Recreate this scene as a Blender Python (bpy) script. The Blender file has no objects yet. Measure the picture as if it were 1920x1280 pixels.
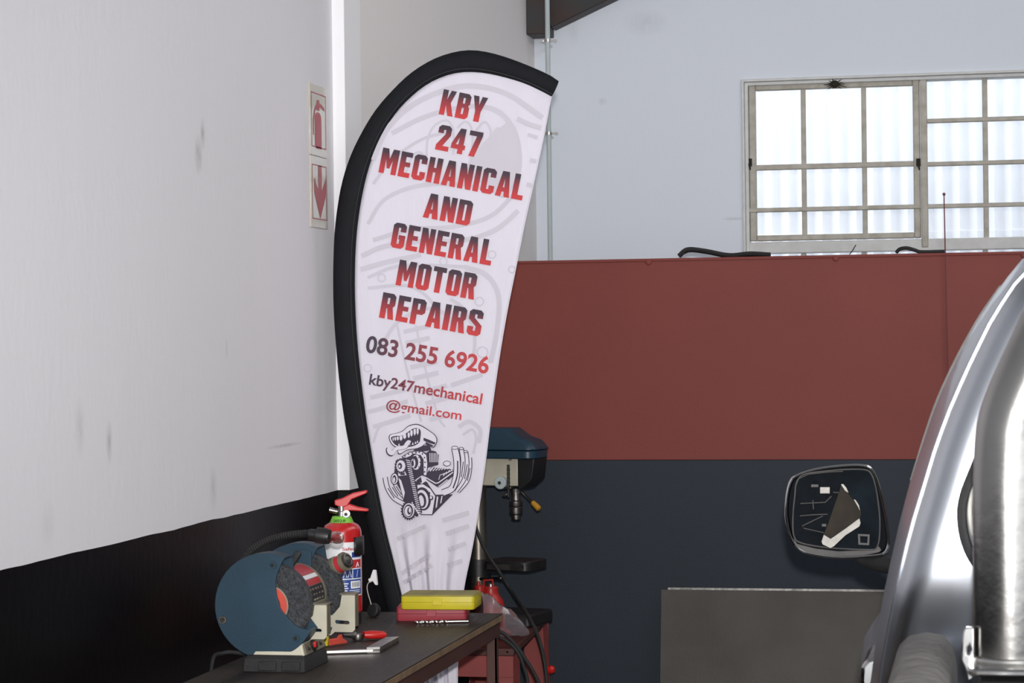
import bpy, bmesh, math, random
from math import sin, cos, pi, radians, sqrt, atan2
from mathutils import Vector, Matrix
from mathutils.geometry import tessellate_polygon
random.seed(7)
C = bpy.context.scene.collection
scene = bpy.context.scene

# ------------------------------------------------------------------ camera, sky, lights, exposure
F = 4300.0; ROLL = 0.0122; YAW = radians(11.7); EYE = 1.55
fwd = Vector((-sin(YAW), cos(YAW), 0)); rgt = Vector((cos(YAW), sin(YAW), 0)); up = Vector((0, 0, 1))
cx_ = rgt*cos(ROLL) - up*sin(ROLL); cy_ = rgt*sin(ROLL) + up*cos(ROLL); cz_ = -fwd
cam_d = bpy.data.cameras.new('camera'); cam = bpy.data.objects.new('camera', cam_d); C.objects.link(cam)
M3 = Matrix((cx_, cy_, cz_)).transposed()
cam.matrix_world = Matrix.Translation((0, 0, EYE)) @ M3.to_4x4()
cam_d.sensor_width = 36; cam_d.lens = 36*F/1920; cam_d.clip_start = .05
cam_d.dof.use_dof = True; cam_d.dof.focus_distance = 6.2; cam_d.dof.aperture_fstop = 20
scene.camera = cam

world = bpy.data.worlds.new('world'); scene.world = world; world.use_nodes = True
bg = world.node_tree.nodes['Background']
bg.inputs[0].default_value = (0.93, 0.96, 1.0, 1); bg.inputs[1].default_value = 2.6

def area(name, loc, rot, sx, sy, power, col=(1, 1, 1), portal=False):
    d = bpy.data.lights.new(name, 'AREA'); d.shape = 'RECTANGLE'; d.size = sx; d.size_y = sy
    d.energy = power; d.color = col
    if portal: d.cycles.is_portal = True
    o = bpy.data.objects.new(name, d); C.objects.link(o); o.location = loc; o.rotation_euler = rot
    return o
# unseen area lamps added under the roof: soft overhead fill for the bay
area('overhead_fill', (1.5, 5.6, 3.9), (0, radians(20), 0), 1.6, 4.5, 50, (1.0, .97, .95))
area('overhead_fill', (1.5, 0.6, 3.9), (0, radians(20), 0), 1.6, 4.5, 20, (.98, .98, 1.0))
# the flash on top of the camera
fl = bpy.data.lights.new('camera_flash', 'SPOT'); fl.energy = 800; fl.shadow_soft_size = .022
fl.spot_size = radians(46); fl.spot_blend = 1.0; fl.color = (1.0, .97, .95)
flo = bpy.data.objects.new('camera_flash', fl); C.objects.link(flo)
flo.location = (.015, -.02, EYE + .105)
flo.matrix_world = Matrix.Translation((.015, -.02, EYE + .105)) @ M3.to_4x4()

scene.view_settings.view_transform = 'Standard'; scene.view_settings.look = 'None'
scene.view_settings.gamma = 1.0; scene.view_settings.use_curve_mapping = False
scene.view_settings.exposure = 0.0

# ------------------------------------------------------------------ helpers
def ray(px, py):
    dx = px-960; dy = 640-py
    x = dx*cos(ROLL)+dy*sin(ROLL); z = -dx*sin(ROLL)+dy*cos(ROLL)
    return rgt*(x/F) + fwd + up*(z/F)
O3 = Vector((0, 0, EYE))
def onX(px, py, X): d = ray(px, py); return O3 + d*(X/d.x)
def onY(px, py, Y): d = ray(px, py); return O3 + d*(Y/d.y)
def onZ(px, py, Z): d = ray(px, py); return O3 + d*((Z-EYE)/d.z)

WM = {}
def thing(name, label, cat, loc=(0, 0, 0), rz=0, group=None):
    o = bpy.data.objects.new(name, None); C.objects.link(o)
    o.location = loc; o.rotation_euler = (0, 0, rz); o.empty_display_size = .1
    WM[o] = Matrix.Translation(loc) @ Matrix.Rotation(rz, 4, 'Z')
    return tag(o, label, cat, group)
def tag(o, label, cat, group=None):
    o['label'] = label; o['category'] = cat
    if group: o['group'] = group
    return o
def struct(o): o['kind'] = 'structure'; return o

def catmull(pts, n=8, closed=False):
    pts = [Vector(p) for p in pts]; out = []; m = len(pts)
    rng = range(m) if closed else range(m-1)
    for i in rng:
        p1 = pts[i]; p2 = pts[(i+1) % m]
        p0 = pts[i-1] if (i > 0 or closed) else p1*2-p2
        p3 = pts[(i+2) % m] if (i+2 < m or closed) else p2*2-p1
        for k in range(n):
            t = k/n
            out.append(.5*((2*p1)+(p2-p0)*t+(2*p0-5*p1+4*p2-p3)*t*t+(3*p1-p0-3*p2+p3)*t**3))
    if not closed: out.append(pts[-1])
    return out
def resample(pts, n):
    pts = [Vector(p) for p in pts]; L = [0]
    for a, b in zip(pts, pts[1:]): L.append(L[-1]+(b-a).length)
    out = []; j = 0
    for k in range(n):
        t = L[-1]*k/(n-1)
        while j < len(pts)-2 and L[j+1] < t: j += 1
        u = (t-L[j])/max(L[j+1]-L[j], 1e-9)
        out.append(pts[j].lerp(pts[j+1], min(max(u, 0), 1)))
    return out
def rrect(x0, y0, x1, y1, r, n=5):
    out = []
    for cx, cy, a in ((x1-r, y1-r, 0), (x0+r, y1-r, 90), (x0+r, y0+r, 180), (x1-r, y0+r, 270)):
        for k in range(n+1):
            t = radians(a+90*k/n); out.append((cx+r*cos(t), cy+r*sin(t)))
    return out

class MB:
    def __init__(s, T=None): s.v = []; s.f = []; s.T = T
    def add(s, vs, fs):
        b = len(s.v)
        for p in vs:
            p = Vector(p); s.v.append(s.T @ p if s.T else p)
        s.f += [tuple(i+b for i in f) for f in fs]; return s
    def box(s, a, b):
        (x0, y0, z0), (x1, y1, z1) = a, b
        return s.add([(x0,y0,z0),(x1,y0,z0),(x1,y1,z0),(x0,y1,z0),(x0,y0,z1),(x1,y0,z1),(x1,y1,z1),(x0,y1,z1)],
            [(0,3,2,1),(4,5,6,7),(0,1,5,4),(1,2,6,5),(2,3,7,6),(3,0,4,7)])
    def bar(s, p0, p1, w, h, upv=(0, 0, 1)):
        p0 = Vector(p0); p1 = Vector(p1); d = (p1-p0).normalized(); u = Vector(upv)
        x = d.cross(u)
        if x.length < 1e-4: x = d.cross(Vector((1, 0, 0)))
        x.normalize(); u = x.cross(d).normalized(); x *= w/2; u *= h/2
        return s.add([p0-x-u,p0+x-u,p0+x+u,p0-x+u,p1-x-u,p1+x-u,p1+x+u,p1-x+u],
            [(0,3,2,1),(4,5,6,7),(0,1,5,4),(1,2,6,5),(2,3,7,6),(3,0,4,7)])
    def loft(s, rings, cap=True, closed=True):
        n = len(rings[0]); vs = [p for r in rings for p in r]; fs = []
        for i in range(len(rings)-1):
            for j in range(n if closed else n-1):
                k = (j+1) % n
                fs.append((i*n+j, i*n+k, (i+1)*n+k, (i+1)*n+j))
        if cap and closed:
            fs.append(tuple(range(n))[::-1]); fs.append(tuple((len(rings)-1)*n+j for j in range(n)))
        return s.add(vs, fs)
    def ring(s, c, ax, r, n):
        ax = Vector(ax).normalized(); h = Vector((0, 0, 1)) if abs(ax.z) < .9 else Vector((1, 0, 0))
        u = ax.cross(h).normalized(); w = ax.cross(u)
        return [Vector(c)+u*(r*cos(2*pi*k/n))+w*(r*sin(2*pi*k/n)) for k in range(n)]
    def cyl(s, p0, p1, r0, r1=None, n=24):
        p0 = Vector(p0); p1 = Vector(p1); r1 = r0 if r1 is None else r1
        return s.loft([s.ring(p0, p1-p0, r0, n), s.ring(p1, p1-p0, r1, n)])
    def lathe(s, o, ax, prof, n=28):
        o = Vector(o); ax = Vector(ax).normalized()
        return s.loft([s.ring(o+ax*z, ax, max(r, 1e-4), n) for r, z in prof])
    def tube(s, path, r, n=8, closed=False):
        path = [Vector(p) for p in path]; m = len(path); rings = []; u = None
        for i, p in enumerate(path):
            a = path[(i-1) % m] if (i or closed) else p; b = path[(i+1) % m] if (i < m-1 or closed) else p
            d = (b-a).normalized()
            if u is None:
                h = Vector((0, 0, 1)) if abs(d.z) < .9 else Vector((1, 0, 0)); u = d.cross(h).normalized()
            u = (u-d*u.dot(d)).normalized(); w = d.cross(u)
            rr = r[i] if isinstance(r, (list, tuple)) else r
            rings.append([p+u*(rr*cos(2*pi*k/n))+w*(rr*sin(2*pi*k/n)) for k in range(n)])
        if closed: rings.append(rings[0]); return s.loft(rings, cap=False)
        return s.loft(rings)
    def prism(s, loop, vec):
        loop = [Vector(p) for p in loop]; vec = Vector(vec)
        return s.loft([loop, [p+vec for p in loop]])
    def flat(s, loops):
        loops = [[Vector(p) for p in l] for l in loops]
        vs = [p for l in loops for p in l]
        if len(loops) == 1: return s.add(vs, [tuple(range(len(vs)))])
        return s.add(vs, [tuple(t) for t in tessellate_polygon(loops)])
    def slab(s, loops, vec):                       # tessellated outline with holes, given thickness
        loops = [[Vector(p) for p in l] for l in loops]; vec = Vector(vec)
        vs = [p for l in loops for p in l]; n = len(vs)
        t = [tuple(range(n))] if len(loops) == 1 else [tuple(q) for q in tessellate_polygon(loops)]
        fs = t + [tuple(i+n for i in reversed(q)) for q in t]; b = 0
        for l in loops:
            m = len(l)
            for j in range(m): k = (j+1) % m; fs.append((b+j, b+k, b+k+n, b+j+n))
            b += m
        return s.add(vs+[p+vec for p in vs], fs)
    def sphere(s, c, r, n=16, m=10, sc=(1, 1, 1)):
        rings = []
        for i in range(m+1):
            t = pi*i/m; rr = max(sin(t), .01)
            rings.append([(c[0]+sc[0]*r*rr*cos(2*pi*k/n), c[1]+sc[1]*r*rr*sin(2*pi*k/n), c[2]-sc[2]*r*cos(t)) for k in range(n)])
        return s.loft(rings)
    def grid(s, rows):
        return s.loft(rows, cap=False, closed=False)
    def build(s, name, mat, parent=None, smooth=35, bevel=0, segs=2, recalc=True):
        me = bpy.data.meshes.new(name); vs = s.v
        if parent is not None: inv = WM[parent].inverted(); vs = [inv @ p for p in vs]
        me.from_pydata([tuple(p) for p in vs], [], s.f)
        if recalc:
            bm = bmesh.new(); bm.from_mesh(me); bmesh.ops.recalc_face_normals(bm, faces=bm.faces); bm.to_mesh(me); bm.free()
        me.materials.append(mat)
        o = bpy.data.objects.new(name, me); C.objects.link(o)
        if smooth:
            for p in me.polygons: p.use_smooth = True
            me.set_sharp_from_angle(angle=radians(smooth))
        if bevel:
            b = o.modifiers.new('bevel', 'BEVEL'); b.width = bevel; b.segments = segs; b.limit_method = 'ANGLE'; b.angle_limit = radians(40)
        if parent is not None: o.parent = parent; WM[o] = WM[parent].copy()
        else: WM[o] = Matrix.Identity(4)
        return o

def N(nt, t, **kw):
    n = nt.nodes.new(t)
    for k, v in kw.items(): setattr(n, k, v)
    return n
def rgba(c): return (c[0], c[1], c[2], 1)
def srgb(r, g, b):
    f = lambda c: (c/255/12.92) if c/255 <= .04045 else ((c/255+.055)/1.055)**2.4
    return (f(r), f(g), f(b))
def mat(name, col, rough=.5, metal=0.0, var=.15, scale=9.0, bump=0.0, bscale=60.0, coat=0.0, col2=None, spec=.5, stretch=(1, 1, 1)):
    m = bpy.data.materials.new(name); m.use_nodes = True; nt = m.node_tree; b = nt.nodes['Principled BSDF']
    tc = N(nt, 'ShaderNodeTexCoord'); mp = N(nt, 'ShaderNodeMapping'); mp.inputs['Scale'].default_value = stretch
    nt.links.new(tc.outputs['Object'], mp.inputs[0])
    nz = N(nt, 'ShaderNodeTexNoise'); nz.inputs['Scale'].default_value = scale; nz.inputs['Detail'].default_value = 5
    nt.links.new(mp.outputs[0], nz.inputs['Vector'])
    cr = N(nt, 'ShaderNodeValToRGB'); cr.color_ramp.elements[0].position = .32; cr.color_ramp.elements[1].position = .68
    c2 = col2 or tuple(c*(1-var) for c in col)
    cr.color_ramp.elements[0].color = rgba(c2); cr.color_ramp.elements[1].color = rgba(col)
    nt.links.new(nz.outputs['Fac'], cr.inputs[0]); nt.links.new(cr.outputs[0], b.inputs['Base Color'])
    b.inputs['Roughness'].default_value = rough; b.inputs['Metallic'].default_value = metal
    b.inputs['Specular IOR Level'].default_value = spec
    if coat: b.inputs['Coat Weight'].default_value = coat; b.inputs['Coat Roughness'].default_value = .06
    if bump:
        n2 = N(nt, 'ShaderNodeTexNoise'); n2.inputs['Scale'].default_value = bscale; n2.inputs['Detail'].default_value = 4
        nt.links.new(mp.outputs[0], n2.inputs['Vector'])
        bp = N(nt, 'ShaderNodeBump'); bp.inputs['Strength'].default_value = bump; bp.inputs['Distance'].default_value = .01
        nt.links.new(n2.outputs['Fac'], bp.inputs['Height']); nt.links.new(bp.outputs[0], b.inputs['Normal'])
    return m
def gradient(name, c0, c1, axis, p0=.25, p1=.8):
    m = bpy.data.materials.new(name); m.use_nodes = True; nt = m.node_tree; b = nt.nodes['Principled BSDF']
    tc = N(nt, 'ShaderNodeTexCoord'); sp = N(nt, 'ShaderNodeSeparateXYZ'); nt.links.new(tc.outputs['Generated'], sp.inputs[0])
    cr = N(nt, 'ShaderNodeValToRGB'); e = cr.color_ramp.elements
    e[0].position = p0; e[1].position = p1; e[0].color = rgba(c0); e[1].color = rgba(c1)
    nt.links.new(sp.outputs[axis], cr.inputs[0]); nt.links.new(cr.outputs[0], b.inputs['Base Color'])
    b.inputs['Roughness'].default_value = .6
    return m
def glass(name, tint, gloss=.12, rough=.03):
    m = bpy.data.materials.new(name); m.use_nodes = True; nt = m.node_tree
    nt.nodes.remove(nt.nodes['Principled BSDF']); out = nt.nodes['Material Output']
    tr = N(nt, 'ShaderNodeBsdfTransparent'); tr.inputs[0].default_value = rgba(tint)
    gl = N(nt, 'ShaderNodeBsdfGlossy'); gl.inputs['Roughness'].default_value = rough
    fr = N(nt, 'ShaderNodeLayerWeight'); fr.inputs[0].default_value = gloss
    mx = N(nt, 'ShaderNodeMixShader'); nt.links.new(fr.outputs['Facing'], mx.inputs[0])
    nt.links.new(tr.outputs[0], mx.inputs[1]); nt.links.new(gl.outputs[0], mx.inputs[2]); nt.links.new(mx.outputs[0], out.inputs[0])
    return m

def wall_paint(name, upper, lower, zline, spots=(), rough_low=.35, streak=.06):
    """masonry paint in two bands with a hand painted line, faint vertical streaks and a few dirty scuffs"""
    m = bpy.data.materials.new(name); m.use_nodes = True; nt = m.node_tree; b = nt.nodes['Principled BSDF']; L = nt.links.new
    geo = N(nt, 'ShaderNodeNewGeometry'); sp = N(nt, 'ShaderNodeSeparateXYZ'); L(geo.outputs['Position'], sp.inputs[0])
    def noise(scale, stretch=(1, 1, 1), detail=4):
        mp = N(nt, 'ShaderNodeMapping'); mp.inputs['Scale'].default_value = stretch; L(geo.outputs['Position'], mp.inputs[0])
        n = N(nt, 'ShaderNodeTexNoise'); n.inputs['Scale'].default_value = scale; n.inputs['Detail'].default_value = detail
        L(mp.outputs[0], n.inputs['Vector']); return n.outputs['Fac']
    def math_(op, a, c=None, clamp=False):
        n = N(nt, 'ShaderNodeMath', operation=op, use_clamp=clamp)
        for i, v in enumerate((a, c)):
            if v is None: continue
            if isinstance(v, (int, float)): n.inputs[i].default_value = v
            else: L(v, n.inputs[i])
        return n.outputs[0]
    def mixc(fac, a, c):
        n = N(nt, 'ShaderNodeMix', data_type='RGBA')
        if isinstance(fac, (int, float)): n.inputs[0].default_value = fac
        else: L(fac, n.inputs[0])
        for i, v in ((6, a), (7, c)):
            if isinstance(v, tuple): n.inputs[i].default_value = rgba(v)
            else: L(v, n.inputs[i])
        return n.outputs[2]
    st = noise(6, (3, 3, .25)); bl = noise(1.1)
    u = mixc(math_('MULTIPLY', st, streak*4, True), upper, tuple(c*.86 for c in upper))
    u = mixc(math_('MULTIPLY', bl, .35), u, tuple(c*f for c, f in zip(upper, (.97, .95, .93))))
    for (c, rx, rz, k) in spots:
        v = N(nt, 'ShaderNodeVectorMath', operation='SUBTRACT'); L(geo.outputs['Position'], v.inputs[0]); v.inputs[1].default_value = c
        w = N(nt, 'ShaderNodeVectorMath', operation='MULTIPLY'); L(v.outputs[0], w.inputs[0]); w.inputs[1].default_value = (1/rx, 1/rx, 1/rz)
        ln = N(nt, 'ShaderNodeVectorMath', operation='LENGTH'); L(w.outputs[0], ln.inputs[0])
        fa = math_('SUBTRACT', 1.0, ln.outputs['Value'], True)
        fa = math_('MULTIPLY', math_('MULTIPLY', fa, noise(70, (1, 1, .5))), k*.55, True)
        u = mixc(fa, u, (.12, .11, .09))
    if lower:
        wob = math_('MULTIPLY', math_('SUBTRACT', noise(3.5, (1, 1, 1), 2), .5), .010)
        z = math_('ADD', sp.outputs[2], wob)
        fac = math_('GREATER_THAN', z, zline)
        col = mixc(fac, lower, u)
        rn = math_('ADD', math_('MULTIPLY', fac, .75-rough_low), rough_low); L(rn, b.inputs['Roughness']); b.inputs['Specular IOR Level'].default_value = .12
    else:
        col = u; b.inputs['Roughness'].default_value = .75
    L(col, b.inputs['Base Color'])
    bp = N(nt, 'ShaderNodeBump'); bp.inputs['Strength'].default_value = .12; bp.inputs['Distance'].default_value = .006
    L(noise(45, (1, 1, .6)), bp.inputs['Height']); L(bp.outputs[0], b.inputs['Normal'])
    return m

# ------------------------------------------------------------------ dimensions
WX = -1.75            # left wall face
BY = 8.95             # back wall face
PY = 7.70             # face of the red partition
BZ = .86              # workbench top
FY = 5.93             # plane of the banner
DADO = EYE - .37*1.0876

# ------------------------------------------------------------------ materials
def wspot(px, py, rx, rz, k): return (tuple(onX(px, py, WX)), rx, rz, k)
m_wall_l = wall_paint('left_wall_paint', (.78, .77, .80), (.0028, .0024, .0028), DADO+.0,
    [wspot(372, 290, .03, .05, 1.3), wspot(205, 830, .02, .05, 1.2), wspot(400, 915, .03, .06, .8), wspot(533, 835, .17, .006, 1.2),
     wspot(425, 655, .01, .03, .8), wspot(150, 800, .03, .07, .6), wspot(90, 980, .04, .05, .4), wspot(380, 250, .02, .04, 1.2)], .38)
m_wall_r = wall_paint('rear_left_wall_paint', (.86, .83, .82), (.008, .008, .010), DADO, (), .4, .03)
m_wall_b = wall_paint('back_wall_paint', (.76, .81, .89), None, 0,
    [(tuple(onY(1210, 42, BY)), .10, .06, .5), (tuple(onY(1075, 55, BY)), .03, .08, .35), (tuple(onY(1380, 410, BY)), .06, .008, .8), (tuple(onY(1130, 190, BY)), .02, .02, .6)], .4, .02)
m_white = mat('white_gloss_paint', (.86, .87, .88), .4, var=.05)
m_floor = mat('concrete_floor', (.16, .155, .15), .75, var=.4, scale=3, bump=.3, bscale=25)
m_red = mat('brick_red_board_paint', (.225, .052, .042), .55, var=.10, scale=2.2, bump=.06, bscale=160, spec=.22)
m_char = mat('charcoal_board_paint', (.024, .033, .046), .55, var=.12, scale=2.2, bump=.06, bscale=160, spec=.22)
m_roof = mat('roof_sheet', (.55, .56, .57), .6, var=.1)
m_beam = mat('dark_bitumen_steel', (.028, .033, .036), .6, var=.5, scale=7, col2=(.045, .022, .018))
m_frame = mat('old_cream_window_paint', (.52, .50, .44), .55, var=.0, scale=30, col2=(.40, .37, .31))
m_sill = mat('white_window_paint', (.70, .71, .70), .55, var=.12, scale=25)
m_pane = glass('window_glass', (.97, .98, .98))
m_corr = mat('white_translucent_sheet', (.84, .84, .86), .5, var=.04)
m_black = mat('black_plastic', (.012, .012, .013), .45, var=.3, bump=.05)
m_rubber = mat('black_rubber', (.016, .016, .017), .7, var=.4, bump=.15, bscale=90)
m_grime = mat('oily_grime', (.03, .025, .015), .8, var=.6, scale=60, bump=.6, bscale=200)
m_galv = mat('grey_conduit_paint', (.50, .57, .58), .5, var=.08)
m_steel = mat('bright_steel', (.62, .61, .58), .28, 1.0, var=.15, scale=40)
m_dsteel = mat('dull_steel', (.22, .21, .20), .42, 1.0, var=.5, scale=30, bump=.1)
m_chrome = mat('chrome', (.62, .61, .60), .14, 1.0, var=.12, scale=20)
m_plate = mat('mill_scale_sheet', (.072, .066, .058), .5, .25, var=.3, scale=3.5, bump=.05, bscale=120, spec=.3)
m_ext = mat('extinguisher_red', (.50, .012, .014), .25, var=.06, coat=.5)
m_lever = mat('red_lever_paint', (.62, .02, .02), .35, var=.1)
m_lime = mat('lime_collar_plastic', (.20, .55, .05), .45, var=.1)
m_lwhite = mat('label_white', (.85, .86, .88), .4, var=.03)
m_lblue = mat('label_blue', (.03, .07, .30), .4, var=.05)
m_lred = mat('label_red', (.48, .03, .04), .4, var=.05)
m_ink = mat('print_black', (.02, .02, .024), .6, var=.1)
m_plum = mat('print_dark_plum', (.035, .025, .05), .65, var=.05)
m_ghost = mat('print_ghost_grey', (.605, .572, .64), .75, var=.03)
m_fab = mat('white_banner_cloth', (.72, .69, .77), .6, var=.04, scale=5, bump=.28, bscale=9, stretch=(2.2, 1, .7))
m_sleeve = mat('black_sleeve_cloth', (.0075, .0085, .0115), .75, var=.25, scale=20, bump=.15, bscale=160, spec=.25)
m_letter = gradient('banner_letter_fade', (.56, .035, .038), (.045, .022, .038), 1, .12, .86)
m_letter_x = gradient('banner_text_fade', (.055, .035, .06), (.56, .045, .05), 0, .08, .92)
m_letter_x2 = gradient('banner_text_fade_red', (.27, .035, .05), (.60, .05, .06), 0, .02, .95)
m_signb = mat('photoluminescent_plate', (.56, .50, .41), .22, var=.05, coat=.6)
m_signr = mat('sign_red_print', (.42, .02, .035), .35, var=.05)
m_ply = mat('worn_bench_top', (.055, .045, .036), .5, var=.5, scale=5, bump=.15, bscale=35, stretch=(3, .5, 1), col2=(.026, .023, .020), spec=.25)
m_plyedge = mat('plywood_edge', (.23, .15, .085), .7, var=.4, scale=20)
m_bframe = mat('oxide_red_frame', (.075, .028, .022), .6, var=.3)
m_stand = mat('red_stand_paint', (.30, .055, .050), .5, var=.2, scale=6)
m_stop = mat('dark_red_stand_top', (.10, .028, .022), .5, var=.4, scale=8)
m_blue = mat('grinder_blue_paint', (.024, .055, .085), .45, var=.30, scale=5, bump=.04, bscale=200, spec=.3)
m_dblue = mat('drill_blue_paint', (.012, .045, .075), .38, var=.25, scale=8)
m_cream = mat('cream_enamel', (.56, .53, .42), .4, var=.18, scale=14)
m_dcream = mat('dirty_cream_enamel', (.20, .18, .13), .5, var=.4, scale=18)
m_wheel = mat('grey_grinding_stone', (.085, .09, .10), .7, var=.6, scale=120, bump=1.0, bscale=260)
m_orange = mat('red_paper_blotter', (.62, .07, .045), .6, var=.15, scale=40)
m_beige = mat('aged_label_beige', (.30, .27, .20), .38, var=.3, scale=25, coat=.4)
m_bulb = glass('bulb_glass', (.75, .72, .68), .55, .05)
m_yel = mat('yellow_plastic', (.62, .52, .02), .42, var=.12, scale=14)
m_yeltop = mat('dusty_yellow_plastic', (.30, .26, .06), .6, var=.3, scale=20)
m_pink = mat('pinkish_red_plastic', (.40, .045, .065), .5, var=.15, scale=20)
m_knobr = mat('red_handle_plastic', (.55, .015, .012), .35, var=.1)
m_ylgrip = mat('amber_grip', (.55, .27, .02), .4, var=.2)
m_jack = mat('red_jack_paint', (.42, .018, .014), .4, var=.2)
m_bag = glass('clear_polythene', (.92, .88, .90), .42, .14)
_nt = m_bag.node_tree; _df = N(_nt, 'ShaderNodeBsdfDiffuse'); _df.inputs[0].default_value = (.62, .54, .58, 1)
_mx = N(_nt, 'ShaderNodeMixShader'); _mx.inputs[0].default_value = .12; _out = _nt.nodes['Material Output']
_src = _out.inputs[0].links[0].from_socket; _nt.links.new(_src, _mx.inputs[1]); _nt.links.new(_df.outputs[0], _mx.inputs[2]); _nt.links.new(_mx.outputs[0], _out.inputs[0])
m_bar = mat('dulled_stainless', (.43, .42, .40), .22, 1.0, var=.25, scale=7, bump=.04, bscale=50)
m_silver = mat('silver_metallic_paint', (.60, .63, .68), .30, 1.0, var=.02, coat=.5)
m_hide = mat('dusty_rubber_cap', (.19, .18, .17), .75, var=.35, scale=14, bump=.5, bscale=45)
m_tint = mat('dark_glass', (.015, .017, .02), .06, var=.1, coat=.5)
m_shard = mat('brown_mirror_shard', (.030, .022, .013), .5, .0, var=.6, scale=25, spec=.12)  # brownish reflection of the mirror put into its base colour
m_foam = mat('off_white_backing', (.62, .60, .55), .7, var=.2, scale=60)
m_mgrey = mat('grey_moulding', (.10, .097, .095), .6, var=.3, scale=30)
m_col = mat('worn_steel_column', (.30, .27, .23), .34, .9, var=.4, scale=12)
m_remn = mat('dusty_glass_remnant', (.009, .016, .023), .6, var=.6, scale=16, spec=.05)
m_well = mat('dark_mirror_well', (.008, .0105, .014), .7, var=.3, scale=40, spec=.06)
m_redwire = mat('dark_red_whip', (.11, .022, .026), .5)

# ------------------------------------------------------------------ setting
XR, YF = 7.2, -3.2
struct(MB().box((WX-.4, YF-2, -.12), (XR+.2, BY+3.2, 0)).build('floor', m_floor))
PIL = onX(628, 500, WX).y                                         # pilaster front
struct(MB().box((WX-.25, YF, 0), (WX, PIL, 3.05)).build('wall_left', m_wall_l))
RX = WX+.002
struct(MB().box((WX-.25, PIL+.17, 0), (RX, BY+.2, 3.05)).build('wall_left_rear', m_wall_r))
m_pil = wall_paint('pilaster_paint', (.90, .90, .92), (.007, .007, .008), DADO, (), .4, .02)
struct(MB().box((WX-.2, PIL, 0), (WX+.034, PIL+.17, 3.05)).build('trim_1', m_pil, bevel=.003))
struct(MB().box((WX+.0, PIL+.172, DADO-.02), (WX+.014, PIL+.186, 3.0)).build('trim_2', m_white))

# window opening in the back wall (gable)
wx0 = onY(1392, 300, BY).x; wx1 = wx0+1.75; wz1 = onY(1400, 149, BY).z; wz0 = wz1-1.02
gx = 2.7; ridge = 2.95+(gx-WX)*math.tan(radians(26))
gable = [(WX-.2, BY, 0), (XR, BY, 0), (XR, BY, ridge-(XR-gx)*math.tan(radians(26))), (gx, BY, ridge), (WX-.2, BY, 2.95)]
hole = [(wx0, BY, wz0), (wx1, BY, wz0), (wx1, BY, wz1), (wx0, BY, wz1)]
struct(MB().slab([gable, hole], (0, .2, 0)).build('wall_back', m_wall_b))
struct(MB().box((XR, YF, 0), (XR+.2, BY+.2, 3.4)).build('wall_right', m_wall_b))
# roof: two slopes over the bay
def slope(x):  return 2.98+(x-WX)*math.tan(radians(26)) if x < gx else ridge+.03-(x-gx)*math.tan(radians(26))
rf = MB()
for a, b in ((WX-.3, gx), (gx, XR+.3)):
    rf.prism([(a, YF, slope(a)), (b, YF, slope(b)), (b, YF, slope(b)+.05), (a, YF, slope(a)+.05)], (0, BY+.3-YF, 0))
struct(rf.build('ceiling', m_roof, smooth=0))
# dark rafter against the gable, with its wall plate end
p = lambda x, y: onY(x, y, BY-.10)
r0 = p(1033, 52); r1 = p(1140, 0); d = (r1-r0).normalized(); r2 = r0+d*5.0
struct(MB().prism([r0, r2, r2+Vector((-.085, 0, .19)), r0+Vector((-.085, 0, .19))], (0, .10, 0)).build('trim_3', m_beam, bevel=.004))
pl0 = onY(1006, 66, BY-.13)
struct(MB().box((WX, BY-.16, pl0.z), (p(1030, 60).x+.004, BY-.02, pl0.z+.30)).build('trim_4', m_beam, bevel=.004))

# window
win = bpy.data.objects.new('window_1', None); C.objects.link(win); win.location = (wx0, BY, wz0); WM[win] = Matrix.Translation((wx0, BY, wz0)); struct(win)
def wp(px, py, dy=0): return onY(px, py, BY+dy)
def wbar(x0, y0, x1, y1, d0, d1):                                 # px rectangle on the wall face, squared up, depth d0..d1
    a = wp(x0, (y0+y1)/2).x; b = wp(x1, (y0+y1)/2).x
    z1 = wp(1400, y0).z; z0 = wp(1400, y1).z
    return (a, BY+d0, z0), (b, BY+d1, z1)
rc_ = lambda d0, y: [(wx0+d0, y, wz0+d0), (wx1-d0, y, wz0+d0), (wx1-d0, y, wz1-d0), (wx0+d0, y, wz1-d0)]
m = MB(); m.slab([rc_(0, BY-.012), rc_(.010, BY-.012)], (0, .1, 0)); m.build('window_surround', m_sill, win, bevel=.002)
m = MB(); m.slab([rc_(.0105, BY+.0), rc_(.024, BY+.0)], (0, .09, 0))
m.build('window_frame', m_sill, win, bevel=.003)
zS1 = wp(1400, 157).z; zS0 = wp(1400, 452).z
sx0 = wp(1404, 300).x; sx1 = wp(1725, 300).x
m = MB(); t = .026
m.box((sx0, BY+.02, zS0), (sx0+t, BY+.055, zS1)); m.box((sx1-t, BY+.02, zS0), (sx1, BY+.055, zS1)); m.box((sx0+t, BY+.02, zS1-t), (sx1-t, BY+.055, zS1)); m.box((sx0+t, BY+.02, zS0), (sx1-t, BY+.055, zS0+.022))
m.build('casement_sash', m_frame, win, bevel=.004)
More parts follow.
